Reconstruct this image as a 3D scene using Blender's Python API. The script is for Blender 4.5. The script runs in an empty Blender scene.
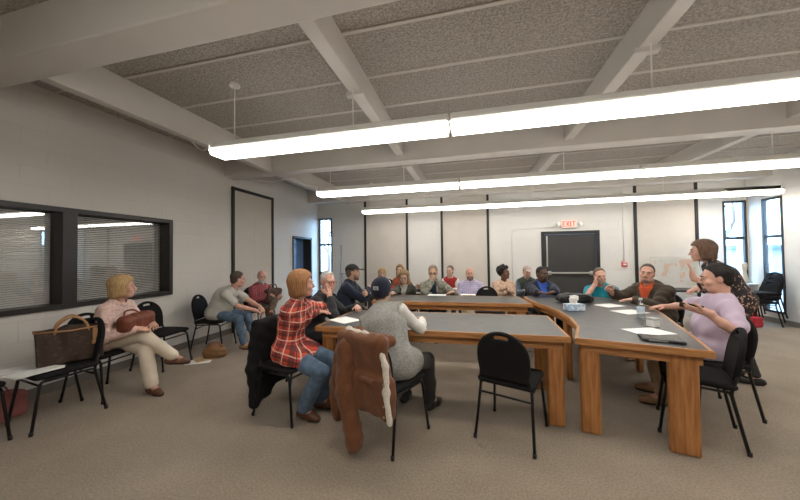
import bpy, bmesh, math, random
import numpy as np
from mathutils import Vector, Matrix
random.seed(7); rng = np.random.default_rng(7)
PI = math.pi
SC = bpy.context.scene; COL = SC.collection
H = 1.42                                    # camera height
XL, XR, YB, YF, ZC = -4.43, 5.86, 8.0, -2.2, 3.27   # room box

# ---------------------------------------------------------------- materials
MATS = {}
def mat(name, col, rough=.6, noise=0, nscale=20, bump=0, bscale=60, metal=0, spec=.4, sheen=0, col2=None, coord='Object', emit=0, stretch=None):
    if name in MATS: return MATS[name]
    m = bpy.data.materials.new(name); m.use_nodes = True
    nt = m.node_tree; N = nt.nodes; L = nt.links
    b = N['Principled BSDF']
    b.inputs['Base Color'].default_value = (*col, 1); b.inputs['Roughness'].default_value = rough
    b.inputs['Metallic'].default_value = metal; b.inputs['Specular IOR Level'].default_value = spec
    if sheen: b.inputs['Sheen Weight'].default_value = sheen
    if emit:
        b.inputs['Emission Color'].default_value = (*col, 1); b.inputs['Emission Strength'].default_value = emit
    if noise or bump:
        tc = N.new('ShaderNodeTexCoord'); src = tc.outputs[coord]
        if stretch:
            mp = N.new('ShaderNodeMapping'); mp.inputs['Scale'].default_value = stretch
            L.new(src, mp.inputs['Vector']); src = mp.outputs['Vector']
    if noise:
        n = N.new('ShaderNodeTexNoise'); n.inputs['Scale'].default_value = nscale; n.inputs['Detail'].default_value = 5
        L.new(src, n.inputs['Vector'])
        r = N.new('ShaderNodeValToRGB')
        c2 = col2 if col2 else tuple(max(0, c*(1-noise)) for c in col)
        r.color_ramp.elements[0].position = .35; r.color_ramp.elements[0].color = (*c2, 1)
        r.color_ramp.elements[1].position = .65; r.color_ramp.elements[1].color = (*col, 1)
        L.new(n.outputs['Fac'], r.inputs['Fac']); L.new(r.outputs['Color'], b.inputs['Base Color'])
    if bump:
        n2 = N.new('ShaderNodeTexNoise'); n2.inputs['Scale'].default_value = bscale; n2.inputs['Detail'].default_value = 3
        L.new(src, n2.inputs['Vector'])
        bp = N.new('ShaderNodeBump'); bp.inputs['Strength'].default_value = bump; bp.inputs['Distance'].default_value = .01
        L.new(n2.outputs['Fac'], bp.inputs['Height']); L.new(bp.outputs['Normal'], b.inputs['Normal'])
    MATS[name] = m; return m

def nodes(m): return m.node_tree.nodes, m.node_tree.links, m.node_tree.nodes['Principled BSDF']

def plaid_mat(name, base, lines, scale=1.0, rough=.85):
    """woven check: list of (axis, frequency, phase, width, colour)"""
    m = mat(name, base, rough, bump=.15, bscale=250); N, L, b = nodes(m)
    at_ = N.new('ShaderNodeAttribute'); at_.attribute_name = 'weave'; sx = N.new('ShaderNodeSeparateXYZ'); L.new(at_.outputs['Vector'], sx.inputs[0])   # thread directions of the cloth
    prev = None
    for ax, fr, ph, w, c, *al in lines:
        src = sx.outputs['Y'] if ax == 'z' else sx.outputs['X']
        a = N.new('ShaderNodeMath'); a.operation = 'MULTIPLY_ADD'; L.new(src, a.inputs[0]); a.inputs[1].default_value = fr*scale; a.inputs[2].default_value = ph
        f = N.new('ShaderNodeMath'); f.operation = 'FRACT'; L.new(a.outputs[0], f.inputs[0])
        g = N.new('ShaderNodeMath'); g.operation = 'LESS_THAN'; L.new(f.outputs[0], g.inputs[0]); g.inputs[1].default_value = w
        mu = N.new('ShaderNodeMath'); mu.operation = 'MULTIPLY'; L.new(g.outputs[0], mu.inputs[0]); mu.inputs[1].default_value = al[0] if al else .8
        mx = N.new('ShaderNodeMix'); mx.data_type = 'RGBA'; L.new(mu.outputs[0], mx.inputs['Factor'])
        if prev is None: mx.inputs['A'].default_value = (*base, 1)
        else: L.new(prev, mx.inputs['A'])
        mx.inputs['B'].default_value = (*c[:3], 1); prev = mx.outputs['Result']
    L.new(prev, b.inputs['Base Color']); return m

def blotch_mat(name, base, spots, scale=30, rough=.8):
    """printed cloth: spots = list of (threshold, colour, scale)"""
    m = mat(name, base, rough, bump=.1, bscale=200); N, L, b = nodes(m)
    tc = N.new('ShaderNodeTexCoord'); prev = None
    for th, c, sc in spots:
        n = N.new('ShaderNodeTexNoise'); n.inputs['Scale'].default_value = sc; n.inputs['Detail'].default_value = 2; L.new(tc.outputs['Object'], n.inputs['Vector'])
        g = N.new('ShaderNodeMath'); g.operation = 'GREATER_THAN'; L.new(n.outputs['Fac'], g.inputs[0]); g.inputs[1].default_value = th
        mx = N.new('ShaderNodeMix'); mx.data_type = 'RGBA'; L.new(g.outputs[0], mx.inputs['Factor'])
        if prev is None: mx.inputs['A'].default_value = (*base, 1)
        else: L.new(prev, mx.inputs['A'])
        mx.inputs['B'].default_value = (*c, 1); prev = mx.outputs['Result']
    L.new(prev, b.inputs['Base Color']); return m

# ---------------------------------------------------------------- mesh helpers
def link(name, me, parent=None, loc=None):
    o = bpy.data.objects.new(name, me); COL.objects.link(o)
    if parent is not None: o.parent = parent
    if loc is not None: o.location = loc
    return o
def tag(o, label=None, cat=None, group=None, kind=None):
    if label: o['label'] = label
    if cat: o['category'] = cat
    if group: o['group'] = group
    if kind: o['kind'] = kind
    return o
def thing(name, label, cat, loc=(0, 0, 0), rz=0, group=None):
    o = bpy.data.objects.new(name, None); COL.objects.link(o); o.empty_display_size = .1
    o.location = loc; o.rotation_euler = (0, 0, rz); return tag(o, label, cat, group)
def done(name, bm, m, parent=None, smooth=False, loc=None, rot=None):
    bmesh.ops.recalc_face_normals(bm, faces=bm.faces)
    me = bpy.data.meshes.new(name); bm.to_mesh(me); bm.free()
    for mm in (m if isinstance(m, (list, tuple)) else [m]): me.materials.append(mm)
    if smooth: me.polygons.foreach_set('use_smooth', [True]*len(me.polygons))
    o = link(name, me, parent, loc)
    if rot: o.rotation_euler = rot
    return o
def struct(name, bm, m, **k):
    o = done(name, bm, m, **k); o['kind'] = 'structure'; return o
def B(): return bmesh.new()
def box(bm, x0, y0, z0, x1, y1, z1, bev=0, M=None, mi=0, seg=2):
    r = bmesh.ops.create_cube(bm, size=1)
    v = r['verts']
    T = Matrix.Translation(((x0+x1)/2, (y0+y1)/2, (z0+z1)/2)) @ Matrix.Diagonal((abs(x1-x0), abs(y1-y0), abs(z1-z0), 1))
    bmesh.ops.transform(bm, matrix=T, verts=v)
    fs = list({f for q in v for f in q.link_faces})
    if bev:
        es = list({e for q in v for e in q.link_edges})
        rr = bmesh.ops.bevel(bm, geom=es, offset=bev, segments=seg, affect='EDGES', profile=.5)
        fs = list(set(f for f in fs if f.is_valid) | set(rr['faces'])); 
        v = list({q for f in fs for q in f.verts})
    if M is not None: bmesh.ops.transform(bm, matrix=M, verts=v)
    for f in fs: f.material_index = mi
    return v
def tube(bm, pts, r, seg=8, cap=True, mi=0):
    pts = [Vector(p) for p in pts]; rs = r if isinstance(r, (list, tuple)) else [r]*len(pts)
    rings = []; up = None
    for i, p in enumerate(pts):
        t = ((pts[i+1]-p).normalized() if i < len(pts)-1 else Vector((0, 0, 0))) + ((p-pts[i-1]).normalized() if i else Vector((0, 0, 0)))
        t.normalize()
        if up is None: up = t.orthogonal().normalized()
        up = (up - t*up.dot(t)).normalized(); w = t.cross(up)
        rings.append([bm.verts.new(p+(up*math.cos(2*PI*k/seg)+w*math.sin(2*PI*k/seg))*rs[i]) for k in range(seg)])
    for a, b in zip(rings, rings[1:]):
        for k in range(seg): bm.faces.new((a[k], a[(k+1) % seg], b[(k+1) % seg], b[k])).material_index = mi
    if cap:
        bm.faces.new(rings[0][::-1]).material_index = mi; bm.faces.new(rings[-1]).material_index = mi
def arc_pts(pts, r=.03, n=4):
    """round the corners of a polyline"""
    P = [Vector(p) for p in pts]; out = [P[0]]
    for a, b, c in zip(P, P[1:], P[2:]):
        d1 = (a-b); d2 = (c-b); q = min(r, d1.length*.45, d2.length*.45)
        s = b+d1.normalized()*q; e = b+d2.normalized()*q
        for i in range(n+1):
            t = i/n; out.append(s*(1-t)**2+b*2*t*(1-t)+e*t*t)
    return out+[P[-1]]
def lathe(bm, prof, c=(0, 0, 0), seg=16, mi=0):
    rings = []
    for r, z in prof:
        rings.append([bm.verts.new((c[0]+r*math.cos(2*PI*k/seg), c[1]+r*math.sin(2*PI*k/seg), c[2]+z)) for k in range(seg)])
    for a, b in zip(rings, rings[1:]):
        for k in range(seg): bm.faces.new((a[k], a[(k+1) % seg], b[(k+1) % seg], b[k])).material_index = mi
    bm.faces.new(rings[0][::-1]).material_index = mi; bm.faces.new(rings[-1]).material_index = mi
def prism(bm, poly, z0, z1, mi=0):
    lo = [bm.verts.new((x, y, z0)) for x, y in poly]; hi = [bm.verts.new((x, y, z1)) for x, y in poly]
    n = len(poly); fs = [bm.faces.new(lo[::-1]), bm.faces.new(hi)]
    for k in range(n): fs.append(bm.faces.new((lo[k], lo[(k+1) % n], hi[(k+1) % n], hi[k])))
    for f in fs: f.material_index = mi
    return fs
def copy_tree(o, parent=None):
    c = o.copy(); COL.objects.link(c)
    if parent is not None: c.parent = parent
    for ch in list(o.children): copy_tree(ch, c)
    return c

# ---------------------------------------------------------------- signed distance shapes -> one continuous mesh
F32 = np.float32
def axis(lo, hi, base, refs=()):
    out = [lo]; x = lo
    while x < hi:
        st = base
        for a, b, s in refs:
            if a-base*.9 <= x < b: st = min(st, s)
        x += st; out.append(x)
    return np.array(out, F32)
class Field:
    def __init__(s, lo, hi, base, refs=()):
        s.ax = [axis(lo[i], hi[i], base, [(r[0][i], r[1][i], r[2]) for r in refs]) for i in range(3)]
        s.v = np.full([len(a) for a in s.ax], 1.0, F32)
    def region(s, lo, hi):
        sl = []
        for i in range(3):
            a = int(np.searchsorted(s.ax[i], lo[i])); b = int(np.searchsorted(s.ax[i], hi[i]))
            if b <= a: return None, None
            sl.append(slice(a, b))
        g = [s.ax[0][sl[0]][:, None, None], s.ax[1][sl[1]][None, :, None], s.ax[2][sl[2]][None, None, :]]
        return tuple(sl), g
    def add(s, pr, k=.02):
        f, lo, hi = pr; m = k+.03
        sl, g = s.region(lo-m, hi+m)
        if sl is None: return
        d = f(*g).astype(F32); a = s.v[sl]
        if k > 0:
            h = np.maximum(k-np.abs(a-d), 0)/k; s.v[sl] = np.minimum(a, d)-h*h*k*.25
        else: s.v[sl] = np.minimum(a, d)
    def sub(s, pr, k=.01):
        f, lo, hi = pr; m = k+.03
        sl, g = s.region(lo-m, hi+m)
        if sl is None: return
        d = -f(*g).astype(F32); a = s.v[sl]
        h = np.maximum(k-np.abs(a-d), 0)/k; s.v[sl] = np.maximum(a, d)+h*h*k*.25
    def cut(s, pt, n, k=.004):
        """remove the half space on the side n points to"""
        d = ((s.ax[0]-pt[0])*n[0])[:, None, None]+((s.ax[1]-pt[1])*n[1])[None, :, None]+((s.ax[2]-pt[2])*n[2])[None, None, :]
        s.v = np.maximum(s.v, d.astype(F32))
    def func(s, f): s.v = np.maximum(s.v, f(s.ax[0][:, None, None], s.ax[1][None, :, None], s.ax[2][None, None, :]).astype(F32))
    def mesh(s):
        v = s.v
        for i in range(3):                       # close the shape at the box
            sl = [slice(None)]*3; sl[i] = 0; v[tuple(sl)] = np.maximum(v[tuple(sl)], .01); sl[i] = -1; v[tuple(sl)] = np.maximum(v[tuple(sl)], .01)
        ins = v < 0; n = [k-1 for k in v.shape]
        cnt = np.zeros(n, np.int8)
        for dx in (0, 1):
            for dy in (0, 1):
                for dz in (0, 1): cnt += ins[dx:dx+n[0], dy:dy+n[1], dz:dz+n[2]]
        act = (cnt > 0) & (cnt < 8); I = np.argwhere(act)
        idx = np.full(n, -1, np.int32); idx[act] = np.arange(len(I))
        acc = np.zeros((len(I), 3)); c = np.zeros(len(I))
        corners = [(x, y, z) for x in (0, 1) for y in (0, 1) for z in (0, 1)]
        V = {q: v[I[:, 0]+q[0], I[:, 1]+q[1], I[:, 2]+q[2]] for q in corners}
        for q in corners:
            for a in range(3):
                if q[a]: continue
                w = list(q); w[a] = 1; va, vb = V[q], V[tuple(w)]
                msk = (va < 0) != (vb < 0)
                t = np.where(msk, va/(va-vb+1e-12), 0)
                for b in range(3): acc[:, b] += np.where(msk, (t if b == a else q[b]), 0)
                c += msk
        acc /= c[:, None]
        P = np.empty((len(I), 3))
        for a in range(3):
            A = s.ax[a]; P[:, a] = A[I[:, a]]+acc[:, a]*(A[I[:, a]+1]-A[I[:, a]])
        Q = []
        for a in range(3):
            b, d = (a+1) % 3, (a+2) % 3
            s0 = [slice(None)]*3; s1 = [slice(None)]*3; s0[a] = slice(0, -1); s1[a] = slice(1, None)
            e = ins[tuple(s0)] != ins[tuple(s1)]; E = np.argwhere(e)
            ok = (E[:, b] > 0) & (E[:, d] > 0) & (E[:, b] < n[b]) & (E[:, d] < n[d]); E = E[ok]
            st = ins[E[:, 0], E[:, 1], E[:, 2]]
            def at(ob, od):
                K = E.copy(); K[:, b] -= ob; K[:, d] -= od; return idx[K[:, 0], K[:, 1], K[:, 2]]
            q = np.stack([at(1, 1), at(0, 1), at(0, 0), at(1, 0)], 1)
            q[~st] = q[~st][:, ::-1]; Q.append(q)
        return P, np.concatenate(Q)
def np_mesh(name, P, Q, mats, matfn=None, disp=None, relax=0):
    if relax and len(P):
        nb = np.concatenate([Q[:, [0, 1]], Q[:, [1, 2]], Q[:, [2, 3]], Q[:, [3, 0]]])
        for _ in range(relax):
            S = np.zeros_like(P); C = np.zeros(len(P))
            for a in range(3):
                S[:, a] = np.bincount(nb[:, 0], P[nb[:, 1], a], len(P))+np.bincount(nb[:, 1], P[nb[:, 0], a], len(P))
            C = np.bincount(nb[:, 0], minlength=len(P))+np.bincount(nb[:, 1], minlength=len(P))
            P = P*.5+.5*S/np.maximum(C, 1)[:, None]
    me = bpy.data.meshes.new(name)
    me.vertices.add(len(P)); me.loops.add(len(Q)*4); me.polygons.add(len(Q))
    me.vertices.foreach_set('co', P.astype(F32).ravel())
    me.loops.foreach_set('vertex_index', Q.astype(np.int32).ravel())
    me.polygons.foreach_set('loop_start', np.arange(len(Q), dtype=np.int32)*4)
    me.polygons.foreach_set('use_smooth', np.ones(len(Q), bool))
    me.update(calc_edges=True)
    if disp is not None and len(P):
        nn = np.empty(len(P)*3, F32); me.vertices.foreach_get('normal', nn)
        P2 = P+nn.reshape(-1, 3)*disp(P)[:, None]; me.vertices.foreach_set('co', P2.astype(F32).ravel())
    for m in (mats if isinstance(mats, (list, tuple)) else [mats]): me.materials.append(m)
    if matfn is not None and len(Q):
        me.polygons.foreach_set('material_index', matfn(P[Q].mean(1)).astype(np.int32))
    me.update(); return me
A3 = lambda p: np.array(p, float)
def nrm(v): v = A3(v); return v/(np.linalg.norm(v)+1e-9)
def rcone(a, b, r1, r2):
    a, b = A3(a), A3(b); ba = b-a; L2 = float(ba@ba)+1e-9
    def f(x, y, z):
        px, py, pz = x-a[0], y-a[1], z-a[2]
        t = np.clip((px*ba[0]+py*ba[1]+pz*ba[2])/L2, 0, 1)
        return np.sqrt((px-t*ba[0])**2+(py-t*ba[1])**2+(pz-t*ba[2])**2)-(r1+(r2-r1)*t)
    r = max(r1, r2); return f, np.minimum(a, b)-r, np.maximum(a, b)+r
def fcap(a, b, r1, r2, n, q):
    """tapered capsule flattened along n by the factor q"""
    a, b, n = A3(a), A3(b), nrm(n); ba = b-a; ba = ba-n*(ba@n)*0; L2 = float(ba@ba)+1e-9; w = 1/q-1
    def f(x, y, z):
        px, py, pz = x-a[0], y-a[1], z-a[2]
        t = np.clip((px*ba[0]+py*ba[1]+pz*ba[2])/L2, 0, 1)
        dx, dy, dz = px-t*ba[0], py-t*ba[1], pz-t*ba[2]
        s = (dx*n[0]+dy*n[1]+dz*n[2])*w
        return (np.sqrt((dx+s*n[0])**2+(dy+s*n[1])**2+(dz+s*n[2])**2)-(r1+(r2-r1)*t))*(.5+.5*q)
    r = max(r1, r2)*max(1, q); return f, np.minimum(a, b)-r, np.maximum(a, b)+r
def ellip(c, rad, R=None):
    c, rad = A3(c), A3(rad); R = np.eye(3) if R is None else np.array(R, float)   # columns of R are the axes
    def f(x, y, z):
        px, py, pz = x-c[0], y-c[1], z-c[2]
        l = [(px*R[0, i]+py*R[1, i]+pz*R[2, i]) for i in range(3)]
        k0 = np.sqrt(sum((l[i]/rad[i])**2 for i in range(3))); k1 = np.sqrt(sum((l[i]/rad[i]**2)**2 for i in range(3)))
        return k0*(k0-1)/(k1+1e-6)
    ext = np.sqrt(((R*rad[None, :])**2).sum(1)); return f, c-ext, c+ext
def rbox(c, half, r, R=None):
    c, half = A3(c), A3(half); R = np.eye(3) if R is None else np.array(R, float)
    def f(x, y, z):
        px, py, pz = x-c[0], y-c[1], z-c[2]
        q = [np.abs(px*R[0, i]+py*R[1, i]+pz*R[2, i])-(half[i]-r) for i in range(3)]
        return np.sqrt(sum(np.maximum(k, 0)**2 for k in q))+np.minimum(np.maximum(np.maximum(q[0], q[1]), q[2]), 0)-r
    ext = np.abs(R)@half; return f, c-ext, c+ext
def sdf_obj(name, prims, m, parent=None, base=.01, disp=None, cuts=(), subs=(), k=.015, relax=0, matfn=None, margin=.03, loc=None):
    lo = np.min([p[0][1] if isinstance(p[0], tuple) else p[1] for p in prims], 0)-margin; hi = np.max([p[0][2] if isinstance(p[0], tuple) else p[2] for p in prims], 0)+margin
    F = Field(lo, hi, base)
    for p in prims:
        if isinstance(p[0], tuple): F.add(p[0], p[1])
        else: F.add(p, k)
    for p in subs: F.sub(p)
    for pt, n in cuts: F.cut(A3(pt), nrm(n))
    P, Q = F.mesh(); return link(name, np_mesh(name, P, Q, m, matfn, disp, relax), parent, loc)
def weave(me, P, Q, bones):
    """cloth coordinates per corner: round and along the nearest body segment; bones = (a, b, side axis, radius)"""
    cen = P[Q].mean(1); best = np.full(len(Q), 9.0); out = np.zeros((len(Q), 4, 3), F32)
    for a, b, sx, r in bones:
        a, b = A3(a), A3(b); t = nrm(b-a); sx = nrm(sx-t*(A3(sx)@t)); sy = np.cross(t, sx); L_ = np.linalg.norm(b-a)
        tt = np.clip((cen-a)@t, 0, L_); d = np.linalg.norm(cen-a-tt[:, None]*t, axis=1)/r
        m = d < best; best = np.where(m, d, best)
        C = P[Q[m]]-a; ca = cen[m]-a; an = np.arctan2(C@sy, C@sx); a0 = np.arctan2(ca@sy, ca@sx)[:, None]
        an = a0+(an-a0+np.pi) % (2*np.pi)-np.pi
        out[m, :, 0] = an*r; out[m, :, 1] = C@t
    at = me.attributes.new('weave', 'FLOAT_VECTOR', 'CORNER'); at.data.foreach_set('vector', out.ravel())
def folds(a=.004, f=22, seed=0, d=(0, 0, 1)):
    r = np.random.default_rng(seed); k = r.normal(size=(4, 3)); k /= np.linalg.norm(k, axis=1)[:, None]; ph = r.uniform(0, 6, 4)
    def g(P):
        w = np.sin(P@k[0]*f*.5+ph[0])*1.6
        return a*(np.sin(P@k[1]*f+w+ph[1])*.6+np.sin(P@k[2]*f*1.9+w*1.3+ph[2])*.4+.3*np.sin(P@k[3]*f*3.2+ph[3]))
    return g
# ================================================================ THE ROOM
def uvless_block_wall(name, col, axis_h):
    """painted concrete block: coursed joints as a shallow bump"""
    m = mat(name, col, .55, noise=.05, nscale=1.2, coord='Object'); N, L, b = nodes(m)
    tc = N.new('ShaderNodeTexCoord'); sx = N.new('ShaderNodeSeparateXYZ'); L.new(tc.outputs['Object'], sx.inputs[0])
    cb = N.new('ShaderNodeCombineXYZ'); L.new(sx.outputs[axis_h], cb.inputs['X']); L.new(sx.outputs['Z'], cb.inputs['Y'])
    br = N.new('ShaderNodeTexBrick'); L.new(cb.outputs[0], br.inputs['Vector']); br.inputs['Scale'].default_value = 1
    br.inputs['Brick Width'].default_value = .40; br.inputs['Row Height'].default_value = .20; br.inputs['Mortar Size'].default_value = .006; br.inputs['Mortar Smooth'].default_value = .6
    br.inputs['Color1'].default_value = br.inputs['Color2'].default_value = (1, 1, 1, 1); br.inputs['Mortar'].default_value = (0, 0, 0, 1)
    nz = N.new('ShaderNodeTexNoise'); nz.inputs['Scale'].default_value = 90; L.new(tc.outputs['Object'], nz.inputs['Vector'])
    ad = N.new('ShaderNodeMath'); ad.operation = 'MULTIPLY_ADD'; L.new(nz.outputs['Fac'], ad.inputs[0]); ad.inputs[1].default_value = .15; L.new(br.outputs['Color'], ad.inputs[2])
    bp = N.new('ShaderNodeBump'); bp.inputs['Strength'].default_value = .45; bp.inputs['Distance'].default_value = .008
    L.new(ad.outputs[0], bp.inputs['Height']); L.new(bp.outputs['Normal'], b.inputs['Normal']); return m
M_wallY = uvless_block_wall('painted_block_side', (.70, .675, .63), 'Y')
M_wallX = uvless_block_wall('painted_block_back', (.68, .665, .63), 'X')
M_beam = mat('beam_paint', (.60, .565, .52), .6, noise=.04, nscale=2)
M_tect = mat('tectum_panel', (.50, .46, .41), .95, noise=.5, nscale=55, col2=(.27, .24, .21), bump=.8, bscale=70)
M_carpet = mat('carpet', (.375, .298, .222), .98, noise=.25, nscale=75, col2=(.258, .203, .15), bump=.7, bscale=260, sheen=.15)
M_bronze = mat('bronze_frame', (.028, .024, .022), .38, bump=.02)
M_black = mat('black_paint', (.018, .017, .017), .45)
M_beige = mat('beige_panel', (.60, .555, .50), .7, noise=.05, nscale=3)
M_base = mat('vinyl_base', (.20, .175, .15), .6)
M_white = mat('white_enamel', (.78, .77, .74), .45)
# carpet: broad worn patches on top of the fine fleck
def wear(m):
    N, L, b = nodes(m); src = b.inputs['Base Color'].links[0].from_socket
    tc = N.new('ShaderNodeTexCoord'); n = N.new('ShaderNodeTexNoise'); n.inputs['Scale'].default_value = 2.2; n.inputs['Detail'].default_value = 6; L.new(tc.outputs['Object'], n.inputs['Vector'])
    r = N.new('ShaderNodeValToRGB'); r.color_ramp.elements[0].position = .3; r.color_ramp.elements[0].color = (.84, .83, .82, 1); r.color_ramp.elements[1].position = .7; r.color_ramp.elements[1].color = (1.06, 1.06, 1.06, 1)
    L.new(n.outputs['Fac'], r.inputs['Fac']); mx = N.new('ShaderNodeMix'); mx.data_type = 'RGBA'; mx.blend_type = 'MULTIPLY'; mx.inputs['Factor'].default_value = 1
    L.new(src, mx.inputs['A']); L.new(r.outputs['Color'], mx.inputs['B']); L.new(mx.outputs['Result'], b.inputs['Base Color'])
wear(M_carpet)

bm = B(); box(bm, XL-.2, YF-.2, -.12, XR+.2, YB+.2, 0); struct('floor', bm, M_carpet)
bm = B(); box(bm, XL-.2, YF-.2, ZC, XR+.2, YB+.2, ZC+.15); struct('ceiling', bm, M_tect)
T = .30                                     # wall thickness
def wall_with_holes(name, m, ax, c0, c1, lo, hi, holes, z1=ZC):
    """wall slab: ax 'Y' runs along Y between x=c0..c1; holes are (a0,a1,z0,z1)"""
    bm = B(); cuts = sorted({lo, hi, *[h[0] for h in holes], *[h[1] for h in holes]})
    for a, b in zip(cuts, cuts[1:]):
        hs = sorted([h for h in holes if h[0] <= a+1e-6 and h[1] >= b-1e-6], key=lambda h: h[2]); z = 0
        for h in hs:
            if h[2] > z: box(bm, *((c0, a, z, c1, b, h[2]) if ax == 'Y' else (a, c0, z, b, c1, h[2])))
            z = h[3]
        if z < z1: box(bm, *((c0, a, z, c1, b, z1) if ax == 'Y' else (a, c0, z, b, c1, z1)))
    return struct(name, bm, m)
WIN_L = (.35, 3.56, .88, 2.01)              # interior window, left wall
PAN_L = (4.71, 5.92, 0, 2.79)               # framed beige panel, left wall
DOOR_L = (6.69, 7.62, 0, 1.97)              # door recess, left wall
wall_with_holes('wall_left', M_wallY, 'Y', XL-T, XL, YF-.2, YB+.3, [WIN_L, DOOR_L])
WB1 = (-4.40, -3.97, .20, 2.56); WB2 = (5.42, 5.84, .74, 2.54); DOOR_B = (1.71, 3.00, 0, 1.98)
wall_with_holes('wall_back', M_wallX, 'X', YB, YB+.07, XL, XR, [WB1, WB2, DOOR_B])
WR1 = (7.25, 7.67, .20, 2.50)
wall_with_holes('wall_right', M_wallY, 'Y', XR, XR+.06, YF-.2, YB+.3, [WR1])
wall_with_holes('wall_front', M_wallX, 'X', YF-T, YF, XL, XR, [])

# beams: three main ones along X, four purlins along Y
for i, y in enumerate((-1.30, 1.43, 4.54, 7.42)):
    bm = B(); box(bm, XL, y, 2.93, XR, y+.25, ZC+.01, .012); struct('trim_%d' % (i+1), bm, M_beam)['label'] = 'cream painted main ceiling beam'
for i, (x0, x1) in enumerate(((-3.52, -3.41), (-1.13, -1.01), (1.30, 1.42), (3.74, 3.86))):
    bm = B(); box(bm, x0, YF, 2.94 if i == 0 else 3.02, x1, YB, ZC+.01, .008); struct('trim_%d' % (i+5), bm, M_beam)['label'] = 'cream painted ceiling purlin'
# battens that cover the joints of the acoustic panels
bm = B()
for y in (-.6, .1, .75, 2.24, 2.86, 3.48, 4.1, 5.35, 5.95, 6.6, 7.15):
    box(bm, XL, y-.015, ZC-.012, XR, y+.015, ZC+.01)
struct('trim_9', bm, M_beam)
# conduit along the back wall and clips on the purlins
bm = B(); 
for y in (2.68, 5.05): 
    for x in (-1.07, 1.36): box(bm, x-.09, y-.03, 2.985, x+.09, y+.03, 3.03, .004)
struct('trim_10', bm, M_beam)
# baseboards
bm = B()
for a, b in ((YF, PAN_L[0]), (PAN_L[1], DOOR_L[0]), (DOOR_L[1], YB)): box(bm, XL, a, 0, XL+.012, b, .10, .003)
struct('baseboard_left', bm, M_base)
bm = B(); box(bm, XR-.012, YF, 0, XR, YB, .10, .003); struct('baseboard_right', bm, M_base)
bm = B()
for a, b in ((XL, DOOR_B[0]), (DOOR_B[1], XR)): box(bm, a, YB-.012, 0, b, YB, .10, .003)
struct('baseboard_back', bm, M_base)

# glass
def glass_mat(name, tint=(.9, .95, 1), refl=.08):
    m = bpy.data.materials.new(name); m.use_nodes = True; N = m.node_tree.nodes; L = m.node_tree.links; N.clear()
    o = N.new('ShaderNodeOutputMaterial'); t = N.new('ShaderNodeBsdfTransparent'); t.inputs[0].default_value = (*tint, 1)
    g = N.new('ShaderNodeBsdfGlossy'); g.inputs['Roughness'].default_value = .015
    fr = N.new('ShaderNodeLayerWeight'); fr.inputs['Blend'].default_value = .5
    pw = N.new('ShaderNodeMath'); pw.operation = 'POWER'; L.new(fr.outputs['Facing'], pw.inputs[0]); pw.inputs[1].default_value = 4
    ad = N.new('ShaderNodeMath'); ad.operation = 'MULTIPLY_ADD'; L.new(pw.outputs[0], ad.inputs[0]); ad.inputs[1].default_value = .8; ad.inputs[2].default_value = .04+refl
    mx = N.new('ShaderNodeMixShader'); L.new(ad.outputs[0], mx.inputs[0]); L.new(t.outputs[0], mx.inputs[1]); L.new(g.outputs[0], mx.inputs[2]); L.new(mx.outputs[0], o.inputs['Surface']); return m
M_glass = glass_mat('window_glass', (.93, .97, 1), .0)
M_dglass = glass_mat('interior_glass', (.96, .96, .96), .06)
def rect_frame(bm, a0, a1, z0, z1, c0, c1, w, ax, sides='ltrb'):
    f = lambda a, z, b, zz: box(bm, *((c0, a, z, c1, b, zz) if ax == 'Y' else (a, c0, z, b, c1, zz)), .004)
    f(a0, z0, a0+w, z1); f(a1-w, z0, a1, z1); f(a0+w, z1-w, a1-w, z1)
    if 'b' in sides: f(a0+w, z0, a1-w, z0+w)

# --- interior window with blinds (left wall)
bm = B(); a0, a1, z0, z1 = WIN_L
rect_frame(bm, a0, a1, z0, z1, XL-.20, XL+.03, .055, 'Y')
box(bm, XL-.20, 2.31, z0+.05, XL+.03, 2.44, z1-.05, .004)
w1 = struct('window_1', bm, M_bronze)
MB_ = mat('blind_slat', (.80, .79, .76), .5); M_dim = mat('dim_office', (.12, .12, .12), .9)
for (y0, y1) in ((a0+.055, 2.31), (2.44, a1-.055)):
    bm = B(); box(bm, XL-.125, y0, z0+.055, XL-.119, y1, z1-.055); done('window_pane', bm, M_dglass, w1)
    bm = B(); z = z0+.07
    while z < z1-.07:
        v = box(bm, XL-.165, y0+.01, z, XL-.143, y1-.01, z+.0035, M=None); bmesh.ops.rotate(bm, cent=(XL-.155, 0, z), matrix=Matrix.Rotation(.95 if y0 < 1 else .62, 3, 'Y'), verts=v); z += .0235
    done('window_blind', bm, MB_, w1)
# the dark office behind the blinds
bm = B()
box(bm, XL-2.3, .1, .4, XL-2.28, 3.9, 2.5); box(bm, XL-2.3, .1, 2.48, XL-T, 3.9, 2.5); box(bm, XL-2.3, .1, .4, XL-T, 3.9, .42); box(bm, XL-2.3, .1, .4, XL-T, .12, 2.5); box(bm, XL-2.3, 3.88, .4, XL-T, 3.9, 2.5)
struct('wall_office', bm, M_dim)

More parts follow.
